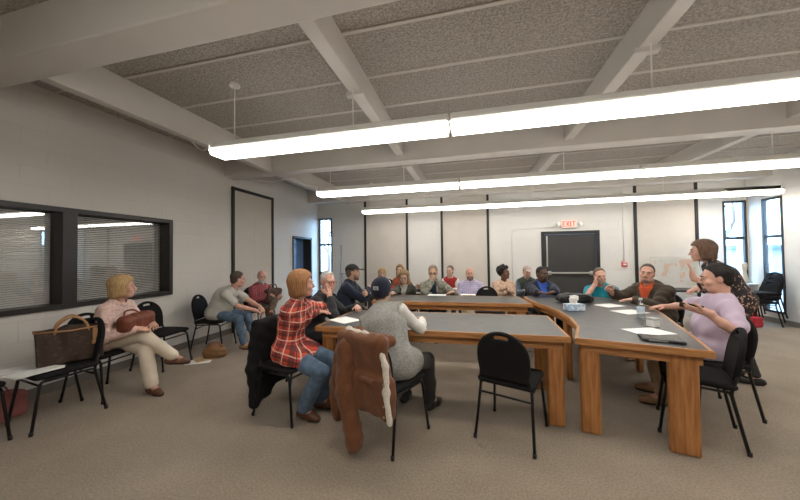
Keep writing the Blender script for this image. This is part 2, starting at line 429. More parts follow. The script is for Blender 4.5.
# --- beige panels in black frames
def framed_panel(name, a0, a1, z1, ax, c, seam=False, top=True):
    s = 1 if ax == 'Y' else -1
    bm = B()
    f = lambda b, A0, Z0, A1, Z1, d0, d1: box(b, *((c+d0, A0, Z0, c+d1, A1, Z1) if ax == 'Y' else (A0, c-d1, Z0, A1, c-d0, Z1)), .003)
    w = .058
    f(bm, a0, 0, a0+w, z1, 0, .035); f(bm, a1-w, 0, a1, z1, 0, .035)
    if top: f(bm, a0+w, z1-w, a1-w, z1, 0, .035)
    p = struct(name, bm, M_black); bm = B()
    if seam:
        mid = (a0+a1)/2; f(bm, a0+w, 0, mid-.0015, z1-w*top, 0, .014); f(bm, mid+.0015, 0, a1-w, z1-w*top, 0, .014)
    else: f(bm, a0+w, 0, a1-w, z1-w*top, 0, .014)
    done('panel_board', bm, M_beige, p)
framed_panel('trim_11', PAN_L[0], PAN_L[1], PAN_L[3], 'Y', XL, True)
framed_panel('trim_12', -2.96, -1.68, ZC, 'X', YB, False, False)
framed_panel('trim_13', -.78, .47, ZC, 'X', YB, False, False)
framed_panel('trim_14', 3.72, 4.96, ZC, 'X', YB, False, False)

# --- back door
M_door = mat('door_paint', (.045, .042, .041), .55, noise=.1, nscale=3)
M_steel = mat('brushed_steel', (.55, .54, .52), .35, metal=1)
bm = B(); rect_frame(bm, DOOR_B[0], DOOR_B[1], 0, DOOR_B[3], YB-.03, YB+.12, .075, 'X', 'ltr'); d1 = struct('door_1', bm, M_black)
bm = B(); box(bm, DOOR_B[0]+.08, YB+.02, .005, DOOR_B[1]-.08, YB+.065, DOOR_B[3]-.08, .003); done('door_leaf', bm, M_door, d1)
bm = B(); box(bm, DOOR_B[0]+.13, YB-.035, .93, DOOR_B[1]-.13, YB-.005, .975, .008); box(bm, DOOR_B[0]+.14, YB-.01, .90, DOOR_B[0]+.22, YB+.03, 1.0, .01); box(bm, DOOR_B[1]-.22, YB-.01, .90, DOOR_B[1]-.14, YB+.03, 1.0, .01); done('push_bar', bm, M_steel, d1)
bm = B(); box(bm, DOOR_B[0]+.12, YB+.0, 1.1, DOOR_B[0]+.15, YB+.03, 1.87, .004); done('door_rod', bm, M_steel, d1)
# --- left door in its recess
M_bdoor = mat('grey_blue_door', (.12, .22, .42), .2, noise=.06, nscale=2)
bm = B(); y0, y1, _, zt = DOOR_L
box(bm, XL-T, y0, 0, XL+.02, y0+.05, zt, .003); box(bm, XL-T, y1-.05, 0, XL+.02, y1, zt, .003); box(bm, XL-T, y0, zt-.05, XL+.02, y1, zt, .003); d2 = struct('door_2', bm, M_bronze)
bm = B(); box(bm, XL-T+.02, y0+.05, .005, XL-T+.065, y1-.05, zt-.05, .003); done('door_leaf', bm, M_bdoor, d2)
bm = B(); tube(bm, [(XL-T+.065, y1-.12, 1.0), (XL-T+.11, y1-.12, 1.0), (XL-T+.11, y1-.24, 1.0)], .011); done('door_handle', bm, M_steel, d2)

# --- slit windows in the back corners
def slit(name, hole, ax, c, rails):
    a0, a1, z0, z1 = hole; bm = B(); s = -1
    rect_frame(bm, a0, a1, z0, z1, c-.01, c+.05, .045, ax)
    for z in rails: box(bm, *((c, a0+.05, z-.03, c+.045, a1-.05, z+.03) if ax == 'Y' else (a0+.05, c, z-.03, a1-.05, c+.045, z+.03)), .003)
    w = struct(name, bm, M_bronze)
    zs = [z0+.05]+[q for z in rails for q in (z-.03, z+.03)]+[z1-.05]
    for zz0, zz1 in zip(zs[::2], zs[1::2]):
        bm = B(); box(bm, *((c+.02, a0+.04, zz0, c+.026, a1-.05, zz1) if ax == 'Y' else (a0+.05, c+.02, zz0, a1-.04, c+.026, zz1))); done('window_pane', bm, M_glass, w)
    return w
slit('window_2', WB1, 'X', YB, (.95, 1.78)); slit('window_3', WB2, 'X', YB, (1.72,)); slit('window_4', WR1, 'Y', XR, (.96, 1.72))
# sill under the right back window
bm = B(); box(bm, WB2[0]-.01, YB-.20, .715, XR, YB+.02, .745, .004); struct('trim_15', bm, M_white)

# --- outside
M_asph = mat('asphalt', (.28, .28, .29), .9, noise=.2, nscale=8)
bm = B(); box(bm, -30, YB+T, -.25, 40, 45, -.15); box(bm, XR+T, -20, -.25, 40, YB+T, -.15); struct('ground', bm, M_asph)
M_sid = mat('pale_siding', (.50, .60, .68), .8, noise=.1, nscale=2)
M_brick = mat('red_brick', (.42, .29, .25), .85, noise=.3, nscale=14)
t = thing('neighbour_building', 'pale building seen outside the right back corner window', 'building', (10.5, 20.5, -.15))
bm = B(); box(bm, -3.4, -1.5, 0, 6, 3, 1.75); done('building_wall', bm, M_sid, t)
bm = B(); prism(bm, [(-3.8, -1.9), (6.4, -1.9), (6.4, 3.4), (-3.8, 3.4)], 1.75, 1.9); done('roof', bm, mat('roof_grey', (.16, .2, .27), .7), t)
t = thing('brick_house', 'brick building seen outside the tall right wall window', 'building', (14.5, 11.5, -.15))
bm = B(); box(bm, 0, -4, 0, 5, 5, 2.3); done('building_wall', bm, M_brick, t)
bm = B(); prism(bm, [(-.3, -4.3), (5.3, -4.3), (5.3, 5.3), (-.3, 5.3)], 2.3, 2.45); done('roof', bm, MATS['roof_grey'], t)
def tree(x, y, h, label, seed):
    r = random.Random(seed); t = thing('bare_tree', label, 'tree', (x, y, -.15)); bm = B()
    def grow(p, d, l, rad, n):
        q = p+d*l; tube(bm, [p, (p+q)/2+Vector((r.uniform(-.05, .05), r.uniform(-.05, .05), 0))*l, q], [rad, rad*.85, rad*.65], 5)
        if n:
            for _ in range(3): grow(q, (d+Vector((r.uniform(-.8, .8), r.uniform(-.8, .8), r.uniform(-.1, .5)))).normalized(), l*.72, rad*.6, n-1)
    grow(Vector((0, 0, 0)), Vector((0, 0, 1)), h*.32, .11, 4); done('branches', bm, mat('bark', (.16, .12, .1), .9), t)
tree(11.2, 9.9, 5, 'bare tree outside the tall right wall window', 3)
tree(8.0, 12.2, 5, 'bare tree outside the right back corner window', 5)
tree(-7.4, 14.5, 5, 'bare tree outside the left back corner window', 8)
t = thing('parked_van', 'pale van parked outside the left back corner window', 'car', (-7.6, 19.5, -.15), .2)
bm = B(); box(bm, -2.2, -.9, .3, 2.2, .9, 1.15, .12); box(bm, -2.1, -.85, 1.0, 1.3, .85, 1.95, .2); done('van_body', bm, mat('van_paint', (.55, .57, .6), .35), t, True)
for x in (-1.4, 1.4):
    for y in (-.82, .62):
        bm = B(); lathe(bm, [(.33, -.1), (.36, -.08), (.36, .08), (.33, .1)]); done('wheel', bm, M_black, t, loc=(x, y+.1, .36), rot=(PI/2, 0, 0))

# ================================================================ LIGHT FITTINGS
M_lens = mat('lamp_lens', (1, .965, .90), .5, emit=7.5)
M_house = mat('fitting_enamel', (.74, .72, .68), .5)
LN = {.42: 'overhead unseen', 2.61: 'nearest', 4.80: 'middle', 7.03: 'farthest'}
for Y, nm in LN.items():
    for k, (x0, wh) in enumerate(((-2.63, 'left'), (-.155, 'centre'), (2.32, 'right'))):
        L_ = 2.46
        t = thing('ceiling_light', '%s of the three long fluorescent lights in the %s row' % ({'left': 'leftmost', 'centre': 'middle one', 'right': 'rightmost'}[wh], nm), 'light', (x0, Y, 2.5), 0, 'fluorescent ceiling lights')
        bm = B(); box(bm, 0, -.10, .055, L_, .10, .085, .006); box(bm, 0, -.055, .085, L_, .055, .15, .006); box(bm, 0, -.118, .05, .012, .118, .10, .003); box(bm, L_-.012, -.118, .05, L_, .118, .10, .003); done('housing', bm, M_house, t)
        for q in (0, 1):
            bm = B(); a = .012+q*(L_/2-.006); b = a+L_/2-.018
            vs = []
            for x in (a, b): vs.append([bm.verts.new((x, y, z)) for y, z in ((-.112, .055), (-.118, .045), (-.10, .006), (-.085, 0), (.085, 0), (.10, .006), (.118, .045), (.112, .055))])
            n = 8
            for i in range(n): bm.faces.new((vs[0][i], vs[0][(i+1) % n], vs[1][(i+1) % n], vs[1][i]))
            bm.faces.new(vs[0]); bm.faces.new(vs[1][::-1]); done('lens', bm, M_lens, t)
        for xs in ((.22, 1.56) if k == 0 else (1.515,) if k == 1 else (1.48,)):
            bm = B(); tube(bm, [(xs, 0, .15), (xs, 0, ZC-2.5-.012)], .006, 6); lathe(bm, [(.055, ZC-2.5-.03), (.055, ZC-2.5-.005), (.03, ZC-2.5)], (xs, 0, 0), 12); done('stem', bm, M_house, t)
t = thing('ceiling_light', 'short fluorescent light ending the farthest row at the right wall', 'light', (4.795, 7.03, 2.5), 0, 'fluorescent ceiling lights')
for ch in [c for o in bpy.data.objects if o.get('category') == 'light' and o is not t for c in o.children][-8:]:
    if ch.name.split('.')[0] in ('housing', 'lens'):
        c = ch.copy(); COL.objects.link(c); c.parent = t; c.scale = (.34, 1, 1)
def conduit(label, pts, r=.008):
    bm = B(); tube(bm, arc_pts(pts, .12, 5), r, 6); return tag(done('conduit', bm, M_house, None, True), label, 'conduit')
conduit('thin pale cable looping from the left purlin to the nearest light row', [(-3.50, 3.05, 2.96), (-3.48, 3.2, 2.84), (-3.2, 3.1, 2.88), (-2.85, 2.75, 2.70), (-2.5, 2.62, 2.66)])
conduit('thin pale cable drooping to the middle light row on the left', [(-4.40, 4.85, 2.98), (-3.7, 4.9, 2.86), (-3.2, 4.85, 2.90), (-2.7, 4.81, 2.68), (-2.5, 4.80, 2.655)])
conduit('thin conduit rising beside the back door to the exit sign', [(1.02, YB-.012, .3), (1.02, YB-.012, 2.06), (2.02, YB-.012, 2.09)])
conduit('thin conduit running up the back wall from the red fire alarm', [(3.50, YB-.012, 1.22), (3.50, YB-.012, 2.92)])

# exit sign with its two lamp heads
t = thing('exit_sign', 'white exit sign with red letters and two lamp heads above the back door', 'exit sign', (2.34, YB, 2.05))
M_sign = mat('sign_face', (.80, .74, .66), .5); M_red = mat('exit_red', (.85, .05, .03), .5, emit=1.2)
bm = B(); box(bm, -.18, -.06, 0, .18, -.002, .20, .012); done('sign_body', bm, M_sign, t)
bm = B()
def stroke(x, z, w, h, sk=0): box(bm, x, -.066, z, x+w, -.059, z+h)
for x, parts in ((-.145, 'E'), (-.07, 'X'), (.02, 'I'), (.065, 'T')):
    if parts == 'E':
        stroke(x, .035, .016, .13)
        for z in (.035, .092, .149): stroke(x, z, .058, .016)
    if parts == 'I': stroke(x, .035, .018, .13)
    if parts == 'T': stroke(x+.024, .035, .017, .13); stroke(x, .149, .066, .016)
    if parts == 'X':
        for s in (1, -1):
            v = box(bm, -.008, -.066, -.072, .008, -.059, .072); bmesh.ops.rotate(bm, cent=(0, 0, 0), matrix=Matrix.Rotation(s*.45, 3, 'Y'), verts=v); bmesh.ops.translate(bm, vec=(x+.034, 0, .10), verts=v)
done('sign_letters', bm, M_red, t)
for s in (-1, 1):
    bm = B(); tube(bm, [(s*.17, -.04, .1), (s*.23, -.05, .1)], .012); lathe(bm, [(.02, -.03), (.05, 0), (.055, .05), (.05, .055)], (0, 0, 0), 14); vs = list(bm.verts)[-56:]
    bmesh.ops.rotate(bm, cent=(0, 0, 0), matrix=Matrix.Rotation(PI/2, 3, 'X'), verts=vs); bmesh.ops.translate(bm, vec=(s*.25, -.06, .10), verts=vs); done('lamp_head', bm, M_white, t, True)
t = thing('fire_alarm', 'small red and white fire alarm pull station right of the back door', 'fire alarm', (3.50, YB, 1.10))
bm = B(); box(bm, -.055, -.04, 0, .055, .002, .13, .006); done('alarm_box', bm, mat('alarm_red', (.55, .05, .04), .4), t)
bm = B(); box(bm, -.035, -.05, .035, .035, -.038, .075, .004); box(bm, -.05, -.043, .10, .05, -.037, .122, .002); done('alarm_handle', bm, M_white, t)
# ================================================================ TABLES
def wood(name, c1, c2, st):
    m = mat(name, c1, .42, noise=.3, nscale=3.0, col2=c2, stretch=st, bump=.06, bscale=30); return m
M_oakv = wood('oak_upright', (.50, .225, .075), (.30, .115, .035), (14, 14, 1.2))
M_oakx = wood('oak_edge', (.52, .25, .09), (.36, .15, .05), (1.5, 1.5, 30))
M_lam = mat('charcoal_laminate', (.075, .074, .072), .34, noise=.25, nscale=14, col2=(.052, .051, .05), spec=.5)
def offset_poly(poly, d):
    n = len(poly); out = []
    for i in range(n):
        p0, p1, p2 = Vector(poly[i-1]), Vector(poly[i]), Vector(poly[(i+1) % n])
        e1 = (p1-p0).normalized(); e2 = (p2-p1).normalized(); n1 = Vector((-e1.y, e1.x)); n2 = Vector((-e2.y, e2.x))
        b = (n1+n2); b = b/max(.3, b.dot(b)/2) if b.length > 1e-6 else n1
        out.append(tuple(p1+b*d))
    return out
def table(label, poly, legs, z=.755):
    """poly runs counter-clockwise; legs = (x, y, rot, width, depth)"""
    cx = sum(p[0] for p in poly)/len(poly); cy = sum(p[1] for p in poly)/len(poly)
    poly = [(x-cx, y-cy) for x, y in poly]; inner = offset_poly(poly, .022); apron = offset_poly(poly, .05); ap2 = offset_poly(poly, .07)
    t = thing('conference_table', label, 'table', (cx, cy, 0), 0, 'oak edged conference tables')
    bm = B(); prism(bm, inner, z-.035, z); done('tabletop', bm, M_lam, t)
    def band(a, b, z0, z1, nm):
        bm = B(); n = len(a); R = [[bm.verts.new((x, y, zz)) for x, y in q] for q, zz in ((a, z0), (a, z1), (b, z1), (b, z0))]
        for i in range(4):
            for k in range(n): bm.faces.new((R[i][k], R[i][(k+1) % n], R[(i+1) % 4][(k+1) % n], R[(i+1) % 4][k]))
        es = [e for e in bm.edges if abs(e.verts[0].co.z-e.verts[1].co.z) < 1e-6 and e.verts[0].co.z > z1-.001 and any(v in R[1] for v in e.verts) and all(v in R[1] for v in e.verts)]
        bmesh.ops.bevel(bm, geom=es, offset=.006, segments=2, affect='EDGES'); return done(nm, bm, M_oakx, t)
    band(poly, inner, z-.045, z+.001, 'edge_band'); band(apron, ap2, z-.115, z-.045, 'apron')
    for (x, y, r, w, d) in legs:
        bm = B(); box(bm, -w/2, -d/2, 0, w/2, d/2, z-.035, .018, seg=3)
        for s in (-1, 1): box(bm, s*w*.36-.003, -d/2-.002, .02, s*w*.36+.003, d/2+.002, z-.12, 0)
        o = done('leg', bm, M_oakv, t, loc=(x-cx, y-cy, 0)); o.rotation_euler = (0, 0, r)
table('long front table with charcoal top and an empty black chair at its near side', [(-1.47, 2.58), (.765, 2.62), (.80, 3.50), (-1.42, 3.46)], [(.665, 2.71, 0, .13, .06), (-1.37, 2.68, 0, .13, .06), (.70, 3.40, 0, .13, .06), (-1.33, 3.36, 0, .13, .06)])
table('far table parallel to the back wall, tabletop lined with seated people', [(-1.45, 4.20), (.79, 4.27), (.72, 5.0), (-1.45, 4.93)], [(.66, 4.36, 0, .13, .06), (-1.35, 4.30, 0, .13, .06), (.60, 4.90, 0, .13, .06), (-1.35, 4.83, 0, .13, .06)])
inner_c = [(.80, 5.02), (.80, 4.72), (.86, 4.38), (.94, 4.05), (.985, 3.75), (.985, 3.4), (.93, 3.02), (.785, 2.60)]
outer_c = [(1.57, 2.41), (1.72, 2.85), (1.86, 3.3), (2.03, 3.8), (2.16, 4.3), (2.14, 4.7), (1.95, 5.05), (1.6, 5.28), (1.1, 5.33)]
table('curved right table nearest the camera with bottle, papers and tissue box', inner_c+outer_c, [(.905, 2.66, -.22, .14, .06), (1.445, 2.52, -.22, .17, .06), (1.06, 3.75, PI/2, .13, .06), (1.95, 4.15, PI/2-.3, .13, .06), (1.2, 5.15, 0, .13, .06)])

# ================================================================ CHAIRS
M_frame = mat('chair_steel', (.008, .008, .009), .3)
M_seat = mat('chair_fabric', (.008, .0075, .0075), .8, bump=.2, bscale=220, spec=.25)
M_frame.use_fake_user = True
def chair_parts(t):
    def seatf(x, y, z):
        qx = np.abs(x)-.17; qy = np.abs(y-.0)-.165
        d2 = np.sqrt(np.maximum(qx, 0)**2+np.maximum(qy, 0)**2)+np.minimum(np.maximum(qx, qy), 0)-.045
        top = .475-.25*(x**2+y**2)*.6; zz = np.abs(z-(top+.425)/2)-(top-.425)/2+.018
        return np.sqrt(np.maximum(d2+.018, 0)**2+np.maximum(zz, 0)**2)+np.minimum(np.maximum(d2+.018, zz), 0)-.018
    F = Field((-.24, -.24, .40), (.24, .24, .50), .009); F.func(seatf); F.v = seatf(F.ax[0][:, None, None], F.ax[1][None, :, None], F.ax[2][None, None, :]).astype(F32)
    P, Q = F.mesh(); link('seat', np_mesh('seat', P, Q, M_seat, relax=1), t)
    def backf(x, y, z):
        w = z-.655; yy = y+.205+.17*(z-.5)+.35*x*x*-.6          # leans back, curved round the sitter
        e = np.sqrt((x/.195)**2+(np.maximum(w, 0)/.195)**2+1e-6); d_top = (e-1)*.195
        d_low = np.maximum(np.abs(x)-.195+.12*np.maximum(-w-.05, 0), -(z-.475))
        d = np.where(w > 0, d_top, d_low)
        slot = np.sqrt((np.maximum(np.abs(x)-.042, 0))**2+((z-.805+x*x*2))**2)-.013
        d = np.maximum(d, -slot)
        th = np.abs(yy)-.019
        return np.sqrt(np.maximum(d+.014, 0)**2+np.maximum(th+.014, 0)**2)+np.minimum(np.maximum(d+.014, th+.014), 0)-.014
    F = Field((-.22, -.34, .45), (.22, -.13, .88), .0075); F.v = backf(F.ax[0][:, None, None], F.ax[1][None, :, None], F.ax[2][None, None, :]).astype(F32)
    P, Q = F.mesh(); link('backrest', np_mesh('backrest', P, Q, M_seat, relax=1), t)
    for s in (-1, 1):
        bm = B(); tube(bm, arc_pts([(s*.175, .02, .415), (s*.19, .17, .415), (s*.215, .225, 0)], .05), .0115, 8); lathe(bm, [(.014, 0), (.014, .03)], (s*.215, .225, 0), 8); done('leg', bm, M_frame, t, True)
        bm = B(); tube(bm, arc_pts([(s*.165, -.225, .60), (s*.185, -.185, .45), (s*.19, -.17, .40), (s*.215, -.245, 0)], .05), .0115, 8); lathe(bm, [(.014, 0), (.014, .03)], (s*.215, -.245, 0), 8); done('leg', bm, M_frame, t, True)
        bm = B(); tube(bm, [(s*.19, .15, .405), (s*.19, -.17, .405)], .010, 8); done('side_rail', bm, M_frame, t, True)
    bm = B(); tube(bm, [(-.195, -.185, .345), (.195, -.185, .345)], .008, 8); done('stretcher', bm, M_frame, t, True)
    bm = B(); tube(bm, [(-.195, .18, .385), (.195, .18, .385)], .008, 8); done('stretcher', bm, M_frame, t, True)
CH0 = None
def place_chair(x, y, face, label, group='black stacking chairs'):
    """face = compass of the sitter's gaze in degrees, 0 = towards the back wall (+Y), 90 = towards the left wall"""
    global CH0
    if CH0 is None:
        CH0 = thing('banquet_chair', label, 'chair'); chair_parts(CH0); o = CH0
    else: o = copy_tree(CH0)
    o.location = (x, y, 0); o.rotation_euler = (0, 0, math.radians(face)); o['label'] = label; o['group'] = group; return o
# ================================================================ PEOPLE
def fold_bump(m, strength=.35, scale=9):
    return m
SKIN = {'fair': (.62, .40, .30), 'pink': (.64, .36, .27), 'tan': (.50, .30, .20), 'brown': (.17, .085, .05), 'dark': (.115, .06, .04)}
def skin(k): return mat('skin_'+k, SKIN[k], .5, noise=.10, nscale=25, spec=.35)
M_eye = mat('eye_white_shaded', (.44, .40, .37), .4); M_iris = mat('eye_iris', (.05, .035, .03), .2)  # whites greyed: shade of lids and lashes put into the colour
M_lip = {k: mat('lip_'+k, tuple(q*w for q, w in zip(c, (.78, .55, .55))), .45) for k, c in SKIN.items()}
def cloth(name, col, noise=.12, nscale=12, rough=.9, bump=.15, bscale=180, col2=None): return mat(name, col, rough, noise=noise, nscale=nscale, bump=bump, bscale=bscale, sheen=.08, col2=col2)
def ik(a, b, l1, l2, hint):
    a, b, hint = A3(a), A3(b), A3(hint); d = b-a; L_ = np.linalg.norm(d)
    if L_ > (l1+l2)*.999: b = a+d/L_*(l1+l2)*.999; d = b-a; L_ = np.linalg.norm(d)
    u = d/L_; x = (l1*l1-l2*l2+L_*L_)/(2*L_); h = math.sqrt(max(l1*l1-x*x, 0))
    v = hint-u*(hint@u); v = v/(np.linalg.norm(v)+1e-9); return a+u*x+v*h, b
def rotv(v, k, a): v, k = A3(v), nrm(k); return v*math.cos(a)+np.cross(k, v)*math.sin(a)+k*(k@v)*(1-math.cos(a))
def hand_prims(W, d, n, side, curl, s, spread=.12):
    d = nrm(d); n = A3(n); n = nrm(n-d*(n@d)); ac = np.cross(d, n); th = ac*side      # towards the thumb
    R = np.stack([th, d, n], 1)
    P = [(ellip(W+d*.047*s, (.041*s, .056*s, .017*s), R), .014), (rcone(W-d*.03*s, W+d*.03*s, .026*s, .027*s), .02)]
    for i, (o, l, r) in enumerate(((.031, .068, .0088), (.0105, .078, .009), (-.0105, .072, .0088), (-.031, .056, .0078))):
        b = W+d*(.086-.006*abs(i-1.2))*s+th*o*s; dd = rotv(d, n, 0)+th*(o/.031)*spread; dd = nrm(dd)
        ax = np.cross(dd, n); d1 = rotv(dd, ax, curl*.55); d2 = rotv(dd, ax, curl*1.35); d3 = rotv(dd, ax, curl*1.9)
        p1 = b+d1*l*.45*s; p2 = p1+d2*l*.33*s; p3 = p2+d3*l*.24*s
        P += [(rcone(b-d*.02*s, p1, r*1.08*s, r*s), .004), (rcone(p1, p2, r*s, r*.92*s), .003), (rcone(p2, p3, r*.92*s, r*.8*s), .003)]
    b = W+d*.022*s+th*.026*s; t1 = nrm(d*.62+th*.72+n*.3*(.4+curl)); p1 = b+t1*.042*s; t2 = nrm(d*.85+th*.3+n*.3*(.4+curl)); p2 = p1+t2*.034*s
    P += [(rcone(b, p1, .0125*s, .0105*s), .010), (rcone(p1, p2, .0105*s, .0085*s), .003)]
    return P
def head_prims(c, R, s, jaw=1.0, fat=0.0):
    T_ = lambda p: c+R@(A3(p)*s)
    el = lambda p, r, k: (ellip(T_(p), A3(r)*s, R), k*s)
    rc = lambda a, b, r1, r2, k: (rcone(T_(a), T_(b), r1*s, r2*s), k*s)
    P = [el((0, -.014, .036), (.075, .096, .086), .02), el((0, .026, -.036), (.060+fat*.5, .066, .080), .03),
         rc((-.03*jaw, .045, -.088), (.03*jaw, .045, -.088), .027+fat, .027+fat, .025), el((0, .074, -.098), (.022, .017, .019), .02),
         rc((-.036, .079, .026), (.036, .079, .026), .014, .014, .018),
         el((-.043, .060, -.034), (.024+fat, .026, .026), .02), el((.043, .060, -.034), (.024+fat, .026, .026), .02),
         el((0, .080, -.068), (.030, .018, .020), .015),
         rc((0, .090, .012), (0, .112, -.028), .0075, .011, .012), el((-.011, .101, -.035), (.0095, .011, .009), .008), el((.011, .101, -.035), (.0095, .011, .009), .008)]
    for q in (-1, 1):
        E = R @ np.array(Matrix.Rotation(q*.35, 3, 'Z')); P.append((ellip(T_((q*.077, -.008, -.008)), A3((.010, .022, .033))*s, E), .008*s))
    S = [(ellip(T_((q*.033, .100, .002)), A3((.021, .016, .013))*s, R)) for q in (-1, 1)]
    LD = [(rcone(T_((q*.047, .082, .008*v-.002*abs(v-1))), T_((q*.019, .0885, .010*v)), .0052*s, .0052*s), .004*s) for q in (-1, 1) for v in (1, -.75)]
    return P, S, LD
HAIRL = {'short': ([-.13, -.06, -.03, -.005, .015, .03, .055, .09], [-.075, -.07, -.03, -.015, .0, .06, .085, .093]),
         'recede': ([-.13, -.06, -.03, -.005, .012, .025, .045, .09], [-.075, -.07, -.03, -.015, .0, .07, .10, .115]),
         'bob': ([-.13, .0, .025, .04, .06, .10], [-.30, -.30, -.28, .03, .070, .080]),
         'long': ([-.13, .0, .02, .045, .07, .10], [-.5, -.5, -.4, .05, .08, .09])}
def hair_mesh(style, base, seed, vol=0.0):
    lo = A3((-.15, -.17, -.30)); hi = A3((.15, .15, .19)); F = Field(lo, hi, base)
    X, Y, Z = F.ax[0][:, None, None], F.ax[1][None, :, None], F.ax[2][None, None, :]
    line = style if style in HAIRL else {'fringe': 'recede', 'buzz': 'short', 'curly': 'short', 'updo': 'short'}[style]
    g = {'short': .011, 'recede': .009, 'fringe': .010, 'buzz': .005, 'bob': .022, 'long': .020, 'curly': .03, 'updo': .018}[style]+vol
    if style in ('short', 'recede', 'fringe', 'buzz'): F.add(ellip((0, -.017-g*.3, .040+g*.5), (.0765+g*.45, .0965+g*.5, .086+g*.8)), 0)
    else: F.add(ellip((0, -.016, .038), (.076+g, .097+g, .087+g*1.05)), 0)
    if style in ('short', 'recede', 'fringe', 'buzz'): F.add(ellip((0, -.03, -.02), (.0705+g*.3, .074+g*.5, .07)), .02)
    if style in ('bob', 'long'):
        l = -.075 if style == 'bob' else -.15
        for q in (-1, 1): F.add(rcone((q*.058, -.012, .03), (q*.066, -.005, l), .040, .034), .03); 
        F.add(rcone((0, -.062, .02), (0, -.07, l-.005), .062, .052), .04)
        for q in (-1, 1): F.add(rcone((q*.04, -.05, .02), (q*.045, -.055, l-.005), .055, .045), .03)
    if style == 'curly':
        r = np.random.default_rng(seed)
        for _ in range(46):
            v = r.normal(size=3); v /= np.linalg.norm(v)
            if v[2] > -.35 and not (v[1] > .55 and v[2] < .45): F.add(ellip((v[0]*.095, -.016+v[1]*.115, .045+v[2]*.115), (.03, .03, .03)), .012)
    if style == 'updo': F.add(ellip((0, -.09, .10), (.05, .05, .045)), .02)
    hl = np.interp(F.ax[1], *HAIRL[line]).astype(F32)[None, :, None]
    F.v = np.maximum(F.v, (hl-Z)*.8+0*X)
    if style == 'fringe': F.v = np.maximum(F.v, (Z-.052-.25*np.maximum(-Y-.03, 0)*.2)*.9+0*X)
    if style in ('bob', 'long'): F.sub(ellip((0, .085, -.05), (.060, .075, .10)), .012)
    P, Q = F.mesh(); return P, Q
def strands(a, seed=0, n=34):
    def g(P):
        th = np.arctan2(P[:, 0], -P[:, 1]-.02); return a*(np.sin(th*n+3*np.sin(P[:, 2]*30+seed))+.6*np.sin(th*n*2.3+P[:, 2]*40))
    return g
PERSONS = []
